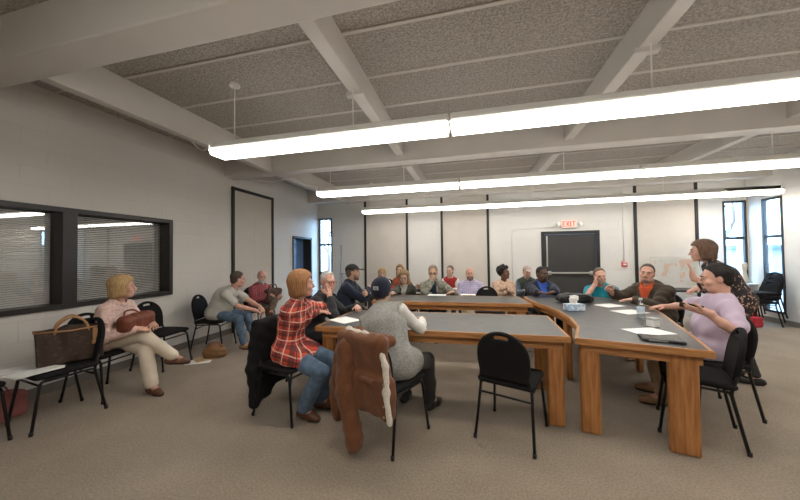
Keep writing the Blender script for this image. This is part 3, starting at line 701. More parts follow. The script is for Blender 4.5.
def person(label, pos, face, head, group=None, scale=.95, sk='fair', lod=0, female=False, wide=1.0, belly=0.0, bust=0.0, twist=0, look=(0, 0, 0), slouch=.02, pelvis=None, fat=0.0,
           arms=None, feet=None, knees=None, hair='short', hairc=(.1, .06, .04), hvol=0, beard=None, beardc=None, glasses=None, cap=None,
           top=None, inner=None, pants=None, shoe=None, seed=1, browc=None, over=None, seatz=.478):
    s = scale; fa = math.radians(face); ca, sa = math.cos(fa), math.sin(fa)
    Rw = np.array([[ca, -sa, 0], [sa, ca, 0], [0, 0, 1]]); O = A3((pos[0], pos[1], 0))
    Lc = lambda w: Rw.T@(A3(w)-O)
    Hc = Lc(head); X, Yf, Z = A3((1, 0, 0)), A3((0, 1, 0)), A3((0, 0, 1))
    Pv = A3(pelvis) if pelvis is not None else A3((0, -.05, seatz+.088*s))
    sp = nrm(Hc-Pv); N = Hc-nrm(sp*.6+Z*.6)*.162*s-Yf*.024*s
    u = nrm(N-Pv); rS = rotv(X, Z, math.radians(twist)); rS = nrm(rS-u*(rS@u)); f = np.cross(u, rS); rP = nrm(X-u*(X@u)); fP = np.cross(u, rP)
    Ltor = np.linalg.norm(N-Pv); C = Pv+(N-Pv)*.60-f*slouch; Wst = Pv+(N-Pv)*.28-fP*slouch*.6
    wd = wide*s; shw = (.142 if female else .165)*wd
    S = {1: N-u*.078*s+rS*shw, -1: N-u*.078*s-rS*shw}
    Hp = {q: Pv+rP*q*.085*wd-Z*.01+Yf*.02 for q in (1, -1)}
    # head frame
    yw, pt, rl = [math.radians(k) for k in look]
    Rh = np.array(Matrix.Rotation(yw, 3, 'Z') @ Matrix.Rotation(pt, 3, 'X') @ Matrix.Rotation(rl, 3, 'Y')); hs = s*1.0
    lu, lf, lt, lsn = .285*s, .245*s, .425*s, .405*s
    arms = arms or {}; AR = {}
    for q in (1, -1):
        a = arms.get(q, {}); w = A3(a.get('w', (q*.12, .30, .66)))
        if 'W' in a: w = Lc(a['W'])
        if 'H' in a: w = Hc+Rh@(A3(a['H'])*s)
        E_, w = ik(S[q], w, lu, lf, a.get('hint', (q*.6, -.5, -.8))); fd = nrm(w-E_)
        d = nrm(a['d']) if 'd' in a else fd
        AR[q] = (S[q], E_, w, d, A3(a.get('n', (0, 0, -1))), a.get('curl', .45))
    LG = {}; feet = feet or {}; knees = knees or {}
    for q in (1, -1):
        ft = feet.get(q, ((q*.10, .42, .09), (q*.12, 1, 0))); A = A3(ft[0]); hk = knees.get(q, (q*.15, .7, 1))
        K, A = ik(Hp[q], A, lt, lsn, hk); LG[q] = (Hp[q], K, A, nrm(ft[1]))
    base = (.0095, .0125, .015)[lod]; fine = (.0052, .0065, .0075)[lod]
    # ---- the body
    k_ = .84
    def torso(g, kk):
        out = [(ellip(Pv+Z*.005, (.158*wd*kk+g, .118*s*kk+g, .105*s*kk+g), np.stack([rP, np.cross(Z, rP), Z], 1)), .03),
               (fcap(Pv+u*.03, Wst, (.138 if female else .14)*wd*kk+g, (.118 if female else .135)*wd*kk+g, fP, .74), .04),
               (fcap(Wst, C, (.118 if female else .135)*wd*kk+g, (.138 if female else .158)*wd*kk+g, f, .70), .05),
               (fcap(C, N-u*.10*s, (.138 if female else .158)*wd*kk+g, (.115 if female else .13)*wd*kk+g, f, .70), .04),
               (rcone(S[-1], S[1], .046*s*kk+g, .046*s*kk+g), .05),
               (rcone(N-u*.01, (N-u*.04+S[1])/2, .046*s*kk+g*.8, .040*s*kk+g*.8), .04), (rcone(N-u*.01, (N-u*.04+S[-1])/2, .046*s*kk+g*.8, .040*s*kk+g*.8), .04)]
        if belly: out.append((ellip(Pv+u*.155*s+fP*(.035+.05*belly)*s, ((.135+.03*belly)*wd*kk+g, (.10+.04*belly)*s*kk+g, .13*s*kk+g), np.stack([rP, fP, u], 1)), .06))
        if bust:
            for q in (-1, 1): out.append((ellip(C+u*.02*s+f*.082*s+rS*q*.068*s, A3((.062, .055, .06))*s*bust*kk+g, np.stack([rS, f, u], 1)), .04))
        return out
    prims = torso(0, k_)
    for q in (1, -1):
        Sh, E_, w, d, n, cu = AR[q]; lg = LG[q]
        prims += [(rcone(Sh, E_, .046*s*wide, .039*s), .02), (rcone(E_, E_*.55+w*.45, .039*s, .037*s), .015), (rcone(E_*.55+w*.45, w, .037*s, .026*s), .015)]
        prims += [(rcone(lg[0], lg[1], .075*s, .052*s), .03), (rcone(lg[1], lg[2], .05*s, .034*s), .02), (rcone(lg[2], lg[2]+lg[3]*.1*s-Z*.045*s, .034*s, .028*s), .02)]
    hp, hsub, lids = head_prims(Hc, Rh, hs, fat=fat)
    nk = Hc+Rh@(A3((0, -.022, -.06))*hs)
    prims += [(rcone(N-u*.03, nk, (.050 if female else .058)*s+fat, (.046 if female else .054)*s+fat), .02)]+hp
    hands = [(AR[q], hand_prims(AR[q][2], AR[q][3], AR[q][4], q, AR[q][5], s*1.0)) for q in (1, -1)]
    allp = [p[0] for p in prims]+[p[0] for h in hands for p in h[1]]
    lo = np.min([p[1] for p in allp], 0)-.03; hi = np.max([p[2] for p in allp], 0)+.03
    refs = [(Hc-.135, Hc+.135, fine)]
    for a, h in hands:
        hl = np.min([p[0][1] for p in h], 0); hh = np.max([p[0][2] for p in h], 0); refs.append((hl, hh, fine))
    Fb = Field(lo, hi, base, refs)
    for p, k in prims: Fb.add(p, k)
    for p in hsub: Fb.sub(p, .010)
    for p, k in lids: Fb.add(p, k)
    for a, h in hands:
        for p, k in h: Fb.add(p, k)
    P, Q = Fb.mesh()
    M_sk = skin(sk)
    body = link('person', np_mesh('person', P, Q, M_sk)); body.location = O; body.rotation_euler = (0, 0, fa)
    tag(body, label, 'person', group)
    # ---- things on the head (head-local children)
    MH = Matrix.Translation(Hc) @ Matrix(Rh.tolist()).to_4x4() @ Matrix.Scale(hs, 4)
    def hl(name, me): o = link(name, me, body); o.matrix_local = MH; return o
    def hbm(name, bm, m): 
        o = done(name, bm, m, body, True); o.matrix_local = MH; return o
    for q in (-1, 1):
        bm = B(); r = bmesh.ops.create_uvsphere(bm, u_segments=12, v_segments=8, radius=.0120); bmesh.ops.rotate(bm, cent=(0, 0, 0), matrix=Matrix.Rotation(-PI/2, 3, 'X'), verts=bm.verts)
        for fc in bm.faces: fc.material_index = 1 if fc.calc_center_median().y > .0085 else 0
        bmesh.ops.translate(bm, vec=(q*.033, .0785, .001), verts=bm.verts); hbm('eye', bm, [M_eye, M_iris])
        bm = B(); tube(bm, [(q*.015, .0975, .022), (q*.032, .0975, .027), (q*.052, .083, .022)], [.0035, .004, .002], 6); hbm('eyebrow', bm, mat('brow_%d' % seed, browc or tuple(c*.8 for c in hairc), .8))
    bm = B(); tube(bm, [(-.023, .086, -.068), (-.010, .0985, -.0655), (0, .1, -.067), (.010, .0985, -.0655), (.023, .086, -.068)], [.002, .0042, .0036, .0042, .002], 6); tube(bm, [(-.021, .086, -.069), (0, .098, -.075), (.021, .086, -.069)], [.002, .0055, .002], 6); hbm('lips', bm, M_lip[sk])
    if hair:
        M_h = mat('hair_%d' % seed, hairc, .6, noise=.35, nscale=30, spec=.3, stretch=(3, 3, .4))
        hP, hQ = hair_mesh(hair, (.0062, .0075, .009)[lod], seed, hvol)
        hl('hair', np_mesh('hair', hP, hQ, M_h, disp=strands(.0022 if hair not in ('buzz', 'curly') else .001, seed), relax=1))
    if beard:
        bc = beardc or hairc; F = Field((-.10, -.02, -.17), (.10, .14, .03), (.0062, .0075, .009)[lod]); L_ = {'full': .016, 'long': .03, 'stubble': .0035, 'goatee': .009}[beard]
        F.add(ellip((0, .026, -.038), (.061+L_*.4, .067+L_*.6, .080)), 0); F.add(rcone((-.03, .045, -.089), (.03, .045, -.089), .028+L_*.7, .028+L_*.7), .025); F.add(ellip((0, .076, -.10-L_*.5), (.026, .019+L_*.4, .024+L_)), .02); F.add(ellip((0, .084, -.058), (.030, .020, .014)), .01)
        yy = F.ax[1][None, :, None]; zz = F.ax[2][None, None, :]; xx = F.ax[0][:, None, None]
        lim = np.where(np.abs(xx) < .03, -.048, np.interp(np.abs(xx), [.03, .055, .07], [-.055, -.035, .0])); F.v = np.maximum(F.v, (zz-lim)*.8+0*yy); F.v = np.maximum(F.v, (.0-yy)*.8+0*xx+0*zz)
        if beard == 'goatee': F.v = np.maximum(F.v, (np.abs(xx)-.03)+0*yy+0*zz)
        F.sub(ellip((0, .105, -.069), (.019, .02, .006)), .006)
        bP, bQ = F.mesh(); hl('beard', np_mesh('beard', bP, bQ, mat('beard_%d' % seed, bc, .8, noise=.3, nscale=60), disp=folds(.0015, 200, seed)))
    if glasses:
        bm = B()
        for q in (-1, 1):
            tube(bm, [(q*.034+.0245*math.cos(t*PI/6), .1085-.004*abs(math.cos(t*PI/6)), -.002+.019*math.sin(t*PI/6)) for t in range(13)], .0026, 6); tube(bm, [(q*.058, .105, .003), (q*.080, .07, .006), (q*.084, -.005, .012)], .0022, 6)
        tube(bm, [(-.0105, .109, .001), (0, .113, .004), (.0105, .109, .001)], .0022, 6); hbm('glasses', bm, mat('spectacle_%s' % glasses, {'dark': (.03, .025, .025), 'steel': (.25, .24, .23), 'red': (.25, .04, .03)}[glasses], .35))
    if cap:
        F = Field((-.13, -.16, -.07), (.13, .24, .17), (.0062, .0075, .009)[lod]); F.add(ellip((0, -.014, .046), (.090, .111, .094)), 0)
        yy = F.ax[1][None, :, None]; zz = F.ax[2][None, None, :]; F.v = np.maximum(F.v, (.048+.10*np.minimum(yy, .05)+cap.get('low', 0)-zz)*.9+0*F.ax[0][:, None, None])
        if cap.get('low'): F.add(ellip((0, -.028, .0), (.086, .092, .085)), .03); F.v = np.maximum(F.v, (.048+.10*np.minimum(yy, .05)+cap['low']-zz)*.9+0*F.ax[0][:, None, None])
        F.add(ellip((0, .125, .050), (.074, .078, .010), np.array(Matrix.Rotation(-.16, 3, 'X'))), .012)
        F.add(ellip((0, -.014, .141), (.010, .010, .006)), .004)
        cP, cQ = F.mesh(); cm = cap['mat'] if isinstance(cap['mat'], list) else [cap['mat']]
        co = hl('cap', np_mesh('cap', cP, cQ, cm, (lambda p: ((p[:, 1] < .02) & (len(cm) > 1)).astype(int)) if len(cm) > 1 else None, relax=1))
        if 'patch' in cap:
            bm = B(); n_ = 8; row = []
            for i in range(n_+1):
                a = -PI/2+(i/n_-.5)*.62; row.append([bm.verts.new((.0935*math.cos(a), -.014+.1135*math.sin(a)*(1-.0*z), z)) for z in (.030, .066)])
            for i in range(n_): bm.faces.new((row[i][0], row[i+1][0], row[i+1][1], row[i][1]))
            r = bmesh.ops.solidify(bm, geom=bm.faces[:], thickness=.003); po = hbm('cap_patch', bm, cap['patch']); po.parent = co; po.matrix_local = Matrix.Identity(4)
    # ---- clothes
    top = top or {}; g = top.get('g', .010); sl = top.get('sleeve', 'long')
    tp = torso(g, 1.0); hem = top.get('hem', .18)
    for q in (1, -1):
        Sh, E_, w, d, n, cu = AR[q]; ar = .047*s*wide+g
        if sl == 'long':
            tp += [(rcone(Sh, E_, ar, .043*s+g), .03), (rcone(E_, E_+(w-E_)*.5, .043*s+g, .040*s+g), .02), (rcone(E_+(w-E_)*.5, E_+(w-E_)*top.get('cuff', .93), .040*s+g, .031*s+g), .015)]
        elif sl == 'short': tp += [(rcone(Sh, Sh+(E_-Sh)*.72, ar-.002, .044*s+g+.006), .03)]
        elif sl == 'half': tp += [(rcone(Sh, E_, ar, .046*s+g), .03), (rcone(E_, E_+(w-E_)*.25, .046*s+g, .045*s+g), .02)]
        if hem: tp += [(rcone(LG[q][0], LG[q][0]+(LG[q][1]-LG[q][0])*hem/.42, .092*s+g+.006, .086*s+g+.006), .04)]
    if top.get('collar'):
        r0 = (.058 if female else .066)*s+fat+g*.5; cc = N+u*.022*s+f*.012; ring = [cc+rS*math.cos(t)*r0+f*math.sin(t)*r0*1.05-u*(.035*s*max(0, math.sin(t))) for t in np.linspace(0, 2*PI, 13)]
        tp += [(rcone(a, b, top['collar']+.004, top['collar']+.004), .008) for a, b in zip(ring, ring[1:])]
    lo = np.min([p[0][1] for p in tp], 0)-.03; hi = np.max([p[0][2] for p in tp], 0)+.03; Ft = Field(lo, hi, base)
    for p, k in tp: Ft.add(p, k)
    Ft.sub(rcone(N-u*.015+f*.01, N+u*.16+f*.03, (.052 if female else .058)*s+fat+.003, .062*s+fat), .006)
    if top.get('vneck'): Ft.sub(ellip(N-u*.055*s+f*.10*s, (.045*s, .07*s, .075*s), np.stack([rS, f, u], 1)), .01)
    zc = seatz+.012 if pelvis is None else None
    if zc and top.get('rest', True): Ft.cut(A3((0, 0, zc-.02)), A3((0, 0, -1)))
    P, Q = Ft.mesh(); mats = [top['mat']]; mf = None
    if inner:
        mats.append(inner['mat']); wv, hv = inner.get('w', .05)*s, inner.get('drop', .5)*Ltor
        def mf(p, N=N, u=u, f=f, rS=rS):
            dd = p-N; h_ = -(dd@u); x_ = np.abs(dd@rS); y_ = dd@f
            lim = wv*(1 if inner.get('full') else np.clip(1-h_/hv, 0, 1)); ok = (y_ > .02) & (x_ < lim) & (h_ < hv)
            for q in (1, -1):
                for a_, b_ in ((AR[q][0]*.6+AR[q][1]*.4, AR[q][1]), (AR[q][1], AR[q][2])):
                    t_ = np.clip(((p-a_)@(b_-a_))/((b_-a_)@(b_-a_)), 0, 1); ok &= np.linalg.norm(p-a_-t_[:, None]*(b_-a_), axis=1) > .080*s+g*.5
            return ok.astype(int)
        base_d = folds(top.get('fold', .005), top.get('ff', 24), seed)
        dsp = lambda p: base_d(p)-.010*mf(p)
    else: dsp = folds(top.get('fold', .005), top.get('ff', 24), seed)
    tm = np_mesh('top', P, Q, mats, mf, dsp); link(top.get('name', 'shirt'), tm, body)
    if len(Q): weave(tm, P, Q, [(Pv-u*.2, N, rS, .15*wd)]+[z_ for q in (1, -1) for z_ in ((AR[q][0]+(AR[q][1]-AR[q][0])*.18, AR[q][1], f, .052*s), (AR[q][1], AR[q][2], f, .045*s))])
    if over:
        go = over.get('g', .022); op = torso(go, 1.0); lo = np.min([p[0][1] for p in op], 0)-.03; hi = np.max([p[0][2] for p in op], 0)+.03; FO = Field(lo, hi, base)
        for p, k in op: FO.add(p, k)
        if over.get('hem'):
            for q in (1, -1): FO.add(rcone(LG[q][0], LG[q][0]+(LG[q][1]-LG[q][0])*.3, .092*s+go, .09*s+go), .04)
        FO.sub(rcone(N-u*.02+f*.01, N+u*.16+f*.03, .064*s, .075*s), .006)
        for q in (1, -1): FO.sub(rcone(S[q]+rS*q*.012-u*.02, S[q]+rS*q*.2-u*.02, .072*s, .09*s), .008)
        for ob in over.get('subs', []): FO.sub(ob, .01)
        FO.cut(A3((0, 0, seatz-.006)), A3((0, 0, -1))); P, Q = FO.mesh(); link(over.get('name', 'vest'), np_mesh('over', P, Q, over['mat'], None, folds(.005, 22, seed+9)), body)
    pants = pants or {}; g2 = pants.get('g', .010); pp = []
    pp += [(ellip(Pv+Z*.0, (.154*wd, .116*s, .10*s), np.stack([rP, np.cross(Z, rP), Z], 1)), .03)]
    for q in (1, -1):
        a, K, A, fd = LG[q]; e = K+(A-K)*pants.get('end', .93); fl = pants.get('flare', 0)
        pp += [(rcone(a, K, .084*s*pants.get('w', 1)+g2*.8, .060*s+g2), .03), (rcone(K, K*.45+A*.55, .059*s+g2, .050*s+g2+fl*.5), .02), (rcone(K*.45+A*.55, e, .050*s+g2+fl*.5, .044*s+g2+fl), .02)]
    pname = pants.get('name', 'trousers'); FP = Field(np.min([p[0][1] for p in pp], 0)-.03, np.max([p[0][2] for p in pp], 0)+.03, base)
    for p, k in pp: FP.add(p, k)
    if pelvis is None: FP.cut(A3((0, 0, seatz-.003)), A3((0, 0, -1))) if not pants.get('nocut') and False else None
    P, Q = FP.mesh(); link(pname, np_mesh('trousers', P, Q, pants['mat'], None, folds(.0045, 26, seed+3)), body)
    shoe = shoe or {'mat': M_black}
    for q in (1, -1):
        a, K, A, fd = LG[q]; sd = nrm(A-K) ; b = .0065 if lod == 0 else .009
        upv = Z-fd*(Z@fd) if abs(fd[2]) < .9 else Z; upv = nrm(upv)
        hz = A-upv*.052*s; heel = hz-fd*.045*s; ball = hz+fd*.095*s-upv*.004; toe = hz+fd*.155*s-upv*.010
        sp_ = [(rcone(heel, ball, .036*s, .043*s), .02), (rcone(ball, toe, .042*s, .031*s), .02), (rcone(A+upv*.02*s, hz, .038*s, .036*s), .02)]
        if shoe.get('boot'): sp_.append((rcone(A-sd*.10*s, A+upv*.0, .048*s, .042*s), .02))
        FS = Field(np.min([p[0][1] for p in sp_], 0)-.02, np.max([p[0][2] for p in sp_], 0)+.02, b)
        for p, k in sp_: FS.add(p, k)
        FS.cut(hz-upv*.036*s, -upv); P, Q = FS.mesh(); so = hz-upv*.018*s
        link('shoe', np_mesh('shoe', P, Q, [shoe['mat'], shoe.get('sole', M_black)], lambda p, so=so, upv=upv: (((p-so)@upv) < 0).astype(int), None, 1), body)
    info = dict(body=body, O=O, Rw=Rw, N=N, u=u, f=f, rS=rS, S=S, AR=AR, LG=LG, Hc=Hc, Pv=Pv, s=s, C=C)
    PERSONS.append(info); return info
def ray_at(px, py, X=None, Y=None, Z=None, D=None):
    """the point of the room seen at pixel (px, py) of the 800 x 500 photograph on a given plane"""
    f, yaw, pit, rol = 295.4, .2355, .0202, .0125
    F = A3((-math.sin(yaw)*math.cos(pit), math.cos(yaw)*math.cos(pit), math.sin(pit))); r0 = A3((math.cos(yaw), math.sin(yaw), 0)); u0 = np.cross(r0, F); c, s = math.cos(rol), math.sin(rol)
    d = F+(r0*c-u0*s)*(px-400)/f+(r0*s+u0*c)*(250-py)/f; o = A3((0, 0, H))
    t = (X-o[0])/d[0] if X is not None else (Y-o[1])/d[1] if Y is not None else (Z-o[2])/d[2] if Z is not None else D
    return o+d*t
# ================================================================ THE PEOPLE, THEIR CHAIRS
def fwd(face): a = math.radians(face); return A3((-math.sin(a), math.cos(a), 0))
def seat(head, face, lean=.05, side=0):
    """floor point under the sitter"""
    F = fwd(face); Rr = A3((F[1], -F[0], 0)); p = A3(head)-F*lean-Rr*side; return (float(p[0]), float(p[1]))
def sit(label, head, face, chair_label, lean=.05, side=0, chair=True, cface=None, coff=(0, 0), pos=None, **k):
    pos = pos or seat(head, face, lean, side)
    if chair: place_chair(pos[0]+coff[0], pos[1]+coff[1], face if cface is None else cface, chair_label)
    return person(label, pos, face, head, seed=len(PERSONS)+2, **k)
C_ = cloth
M_jean = C_('denim', (.12, .19, .28), .35, 18, bump=.2); M_djean = C_('dark_denim', (.035, .04, .06), .3, 18, bump=.2)
M_khaki = C_('khaki', (.50, .38, .25)); M_cream = C_('cream_twill', (.70, .60, .48), .08); M_dark = C_('dark_trouser', (.03, .028, .028)); M_brownp = C_('brown_trouser', (.12, .085, .06))
M_navy = C_('navy_cloth', (.016, .021, .042)); M_leather = mat('brown_leather', (.13, .05, .025), .45, noise=.2, nscale=20); M_tan = mat('tan_suede', (.30, .17, .09), .8)
M_plaid = plaid_mat('red_plaid', (.66, .085, .045), [('z', 11, 0, .30, (.10, .03, .03), .75), ('x', 11, .2, .30, (.10, .03, .03), .75), ('z', 11, .45, .09, (.80, .62, .5)), ('x', 11, .65, .09, (.80, .62, .5)), ('z', 11, .62, .06, (.03, .03, .06)), ('x', 11, .85, .06, (.03, .03, .06))])
M_maroon = plaid_mat('maroon_check', (.30, .06, .07), [('z', 26, 0, .3, (.16, .05, .09), .7), ('x', 26, .2, .3, (.45, .15, .14), .6)])
M_lav = plaid_mat('lavender_check', (.50, .46, .60), [('z', 28, 0, .35, (.30, .27, .45), .6), ('x', 28, 0, .35, (.30, .27, .45), .6)])
M_pink = mat('pink_knit', (.66, .42, .36), .9, noise=.3, nscale=45, col2=(.78, .60, .54), bump=.5, bscale=110)
M_camo = blotch_mat('camo_cloth', (.24, .23, .19), [(.52, (.13, .13, .10), 22), (.60, (.33, .31, .26), 30)])
M_floral = blotch_mat('floral_cloth', (.018, .016, .018), [(.60, (.42, .22, .16), 34), (.66, (.60, .52, .40), 40)])
M_beigelace = blotch_mat('beige_lace', (.62, .44, .32), [(.55, (.42, .27, .19), 40)])
D = np.degrees
# --- along the left wall
h = ray_at(123, 287, X=-3.60)
sit('blonde woman in pink sweater and cream trousers sitting by the left window', h, -82, 'black chair under the seated blonde woman in pink', lean=.16, coff=(-.04, 0), lod=0, female=True, hair='bob', hairc=(.55, .36, .17), sk='pink', scale=.94, look=(46, -3, 0), twist=8,
    top=dict(mat=M_pink, g=.016, collar=.008, name='sweater', hem=.06), bust=.9, pants=dict(mat=M_cream, flare=.012), shoe=dict(mat=M_leather, sole=M_black, boot=True),
    arms={1: dict(w=(.06, .36, .70), d=(-.7, .5, -.1), n=(-.3, -.3, -1), curl=.7), -1: dict(w=(-.16, .34, .70), d=(.5, .7, 0), n=(0, 0, -1), curl=.6)},
    feet={1: ((-.20, .56, .335), (-.75, .62, -.22)), -1: ((-.03, .47, .085), (.25, .95, -.05))}, knees={1: (.05, .5, 1), -1: (-.1, .6, 1)})
P1 = PERSONS[-1]
h = ray_at(238, 279.5, X=-3.64)
sit('man in grey t-shirt and jeans leaning forward with elbows on knees', h, -72, 'black chair the man in grey t-shirt leans forward from', lean=.30, coff=(-.05, -.02), lod=0, sk='pink', scale=.97, wide=1.06, belly=.5, hair='short', hairc=(.10, .075, .055), look=(38, -6, 0),
    top=dict(mat=C_('heather_tee', (.52, .50, .45), .06), g=.014, sleeve='short', hem=.05), pants=dict(mat=M_jean), shoe=dict(mat=M_tan), slouch=.05,
    arms={1: dict(w=(.12, .60, .60), hint=(.5, .1, -1), d=(-.5, .7, -.5), curl=.8), -1: dict(w=(-.05, .62, .62), hint=(-.5, .1, -1), d=(.5, .7, -.5), curl=.8)}, feet={1: ((.14, .45, .09), (.2, 1, 0)), -1: ((-.16, .50, .09), (-.2, 1, 0))})
h = ray_at(262, 276.5, X=-3.92)
sit('bald white bearded man in maroon checked shirt against the framed panel', h, -100, 'black chair under the bearded man in maroon', lean=.06, lod=1, sk='pink', scale=.97, wide=1.1, belly=.8, hair='fringe', hairc=(.55, .52, .5), beard='full', beardc=(.60, .57, .54), look=(-28, -4, 0),
    top=dict(mat=M_maroon, g=.014, sleeve='long', collar=.006), pants=dict(mat=M_brownp), shoe=dict(mat=M_leather, boot=True),
    arms={1: dict(w=(.16, .36, .74), d=(-.6, .7, 0), curl=.7), -1: dict(w=(-.12, .40, .70), d=(.6, .6, 0), curl=.7)}, feet={1: ((.12, .42, .09), (.1, 1, 0)), -1: ((.22, .52, .46), (.5, .8, .2))}, knees={-1: (-.5, .6, .8)})
P3 = PERSONS[-1]
# --- left end of the front table
h = ray_at(302, 284, Y=2.46)
P4 = sit('woman in red plaid shirt and jeans at the front table', h, -93, 'black chair of the woman in red plaid, black coat on its back', lean=.09, cface=-102, coff=(-.03, .0), lod=0, female=True, hair='bob', hairc=(.42, .20, .085), sk='pink', scale=.97, look=(42, 0, 0), twist=6,
    top=dict(mat=M_plaid, g=.020, collar=.008, hem=.16, fold=.007), bust=.9, pants=dict(mat=M_jean, flare=.015), shoe=dict(mat=M_leather),
    arms={1: dict(W=ray_at(325, 312, Z=.80), d=(-.5, 1, 0), curl=.35, hint=(.3, -.3, -1)), -1: dict(W=ray_at(330, 308, Z=.80)+A3((0, .03, 0)), d=(.6, .8, 0), curl=.35, hint=(-.3, -.3, -1))},
    feet={1: ((.10, .17, .09), (.15, 1, 0)), -1: ((-.10, .20, .09), (-.1, 1, 0))}, knees={1: (.1, 1, .7), -1: (-.1, 1, .7)})
h = ray_at(328, 281.5, X=-1.66)
sit('white haired man with glasses, dark sweater, hand on chin at the front table', h, -90, 'black chair under the white haired man with glasses', lean=.17, lod=0, sk='pink', scale=.96, wide=1.05, hair='recede', hairc=(.62, .60, .58), browc=(.5, .47, .45), glasses='red', look=(-34, -6, 0), fat=.004,
    top=dict(mat=C_('charcoal_knit', (.028, .029, .032), .2), g=.016, collar=.006, name='sweater', cuff=.86), pants=dict(mat=M_djean), shoe=dict(mat=M_leather),
    arms={1: dict(H=(.035, .115, -.165), d=(-.25, -.05, 1), n=(-.3, -1, .1), curl=.9, hint=(.5, .4, -1)), -1: dict(W=ray_at(346, 308, Z=.80)+A3((.1, .1, 0)), d=(.8, .5, 0), curl=.4)}, feet={1: ((.12, .40, .09), (.15, 1, 0)), -1: ((-.10, .36, .09), (-.1, 1, 0))})
h = ray_at(353, 272.5, X=-1.80)
sit('man in navy jacket and dark cap with folded arms at the far table', h, -84, 'black chair under the man in dark cap with folded arms', lean=.08, lod=0, sk='tan', scale=.98, wide=1.08, hair='short', hairc=(.12, .09, .07), beard='stubble', beardc=(.22, .15, .11), cap=dict(mat=C_('black_cap', (.022, .020, .020))), look=(14, 0, 0),
    top=dict(mat=M_navy, g=.026, collar=.014, name='jacket', fold=.008), pants=dict(mat=M_djean),
    arms={1: dict(w=(-.10, .30, .90), d=(-1, .1, .1), n=(0, -1, -.2), curl=.5, hint=(.9, .0, -.8)), -1: dict(w=(.10, .32, .86), d=(1, .1, .1), n=(0, -1, -.2), curl=.5, hint=(-.9, .0, -.8))})
# --- man seen from behind
h = ray_at(382, 291, Y=2.60)
P7 = sit('man seen from behind in navy cap and grey fleece vest', h, -14, 'black chair under the man in navy cap, brown jacket on its back', pos=(-.63, 2.34), cface=-24, coff=(-.02, -.02), lod=0, sk='tan', scale=.97, wide=1.06, hair='buzz', hairc=(.10, .07, .05), cap=dict(mat=C_('navy_cap', (.011, .013, .030)), patch=blotch_mat('patch_cloth', (.42, .42, .42), [(.55, (.20, .20, .22), 90)]), low=-.085), look=(4, 4, 0),
    top=dict(mat=C_('white_sleeve', (.68, .66, .62), .05), g=.008, name='shirt', hem=0), over=dict(mat=mat('grey_fleece', (.33, .32, .30), .95, noise=.35, nscale=70, bump=.4, bscale=140), g=.032, name='vest', hem=1), pants=dict(mat=M_dark),
    arms={1: dict(W=(-.47, 2.86, .80), d=(-.8, .5, 0), curl=.5, hint=(.7, -.3, -.8)), -1: dict(W=(-.75, 2.86, .80), d=(.8, .5, 0), curl=.5, hint=(-.7, -.3, -.8))}, feet={1: ((.14, .45, .09), (.2, 1, 0)), -1: ((-.14, .48, .09), (-.2, 1, 0))})
# --- behind the far table
sit('blonde woman in white top in the back row by the first beige panel', ray_at(382, 273, Y=6.85), 165, 'black chair under the blonde woman in white', lod=2, female=True, hair='bob', hairc=(.52, .36, .18), look=(28, 0, 0), top=dict(mat=C_('white_blouse', (.72, .68, .64), .1), g=.012), bust=.9, pants=dict(mat=M_dark))
sit('woman with glasses in dark green cardigan holding notes at the far table', ray_at(404, 277, Y=5.28), 176, 'black chair under the woman in green cardigan', lod=1, female=True, hair='long', hairc=(.33, .22, .12), hvol=.004, glasses='steel', look=(8, -14, 0), top=dict(mat=C_('green_cardigan', (.05, .05, .038)), g=.018, name='cardigan'), inner=dict(mat=C_('grey_top', (.40, .38, .34), .1), w=.075, drop=.8), bust=.9, pants=dict(mat=M_dark),
    arms={1: dict(W=ray_at(391, 294, Z=.80), curl=.3), -1: dict(W=ray_at(420, 289, Z=.82), curl=.4)})
sit('woman in rust top half hidden behind the woman in green cardigan', ray_at(400, 270, Y=6.55), 180, 'black chair under the woman in rust top', lod=2, female=True, hair='long', hairc=(.36, .22, .11), look=(0, 0, 0), top=dict(mat=C_('rust_top', (.36, .085, .04)), g=.014), bust=.9, pants=dict(mat=M_dark), side=.06)
sit('man with long hair, glasses and camouflage jacket, hand at mouth', ray_at(433, 273, Y=5.30), 178, 'black chair under the man in camouflage jacket', lod=1, sk='tan', wide=1.1, scale=.97, hair='recede', hvol=.012, hairc=(.30, .25, .20), browc=(.2, .15, .1), beard='full', beardc=(.45, .40, .36), glasses='dark', look=(6, -4, 0), top=dict(mat=M_camo, g=.026, collar=.012, name='jacket', fold=.008), inner=dict(mat=C_('navy_shirt', (.02, .035, .06)), w=.065, drop=.8, full=True), pants=dict(mat=M_djean),
    arms={1: dict(H=(.03, .125, -.135), d=(-.35, 0, 1), n=(-.2, -1, 0), curl=.9, hint=(.7, .2, -1)), -1: dict(W=ray_at(455, 292, Z=.80), d=(.9, .4, 0), curl=.4)})
sit('short haired person in white sleeves and red vest in back row', ray_at(450, 271, Y=6.95), 178, 'black chair under the person in red vest', lod=2, female=True, hair='short', hairc=(.16, .11, .08), look=(-20, 0, 0), top=dict(mat=C_('white_blouse', (.72, .68, .64)), g=.012), over=dict(mat=C_('red_vest', (.36, .03, .03)), g=.024), pants=dict(mat=M_dark))
sit('bearded bald man in lavender checked shirt behind the far table', ray_at(470, 273.5, Y=5.95), 182, 'black chair under the man in lavender checks', lod=1, sk='pink', wide=1.12, belly=.6, hair='fringe', hairc=(.40, .30, .24), beard='full', beardc=(.30, .20, .15), look=(0, -2, 0), top=dict(mat=M_lav, g=.014, collar=.006), pants=dict(mat=M_khaki))
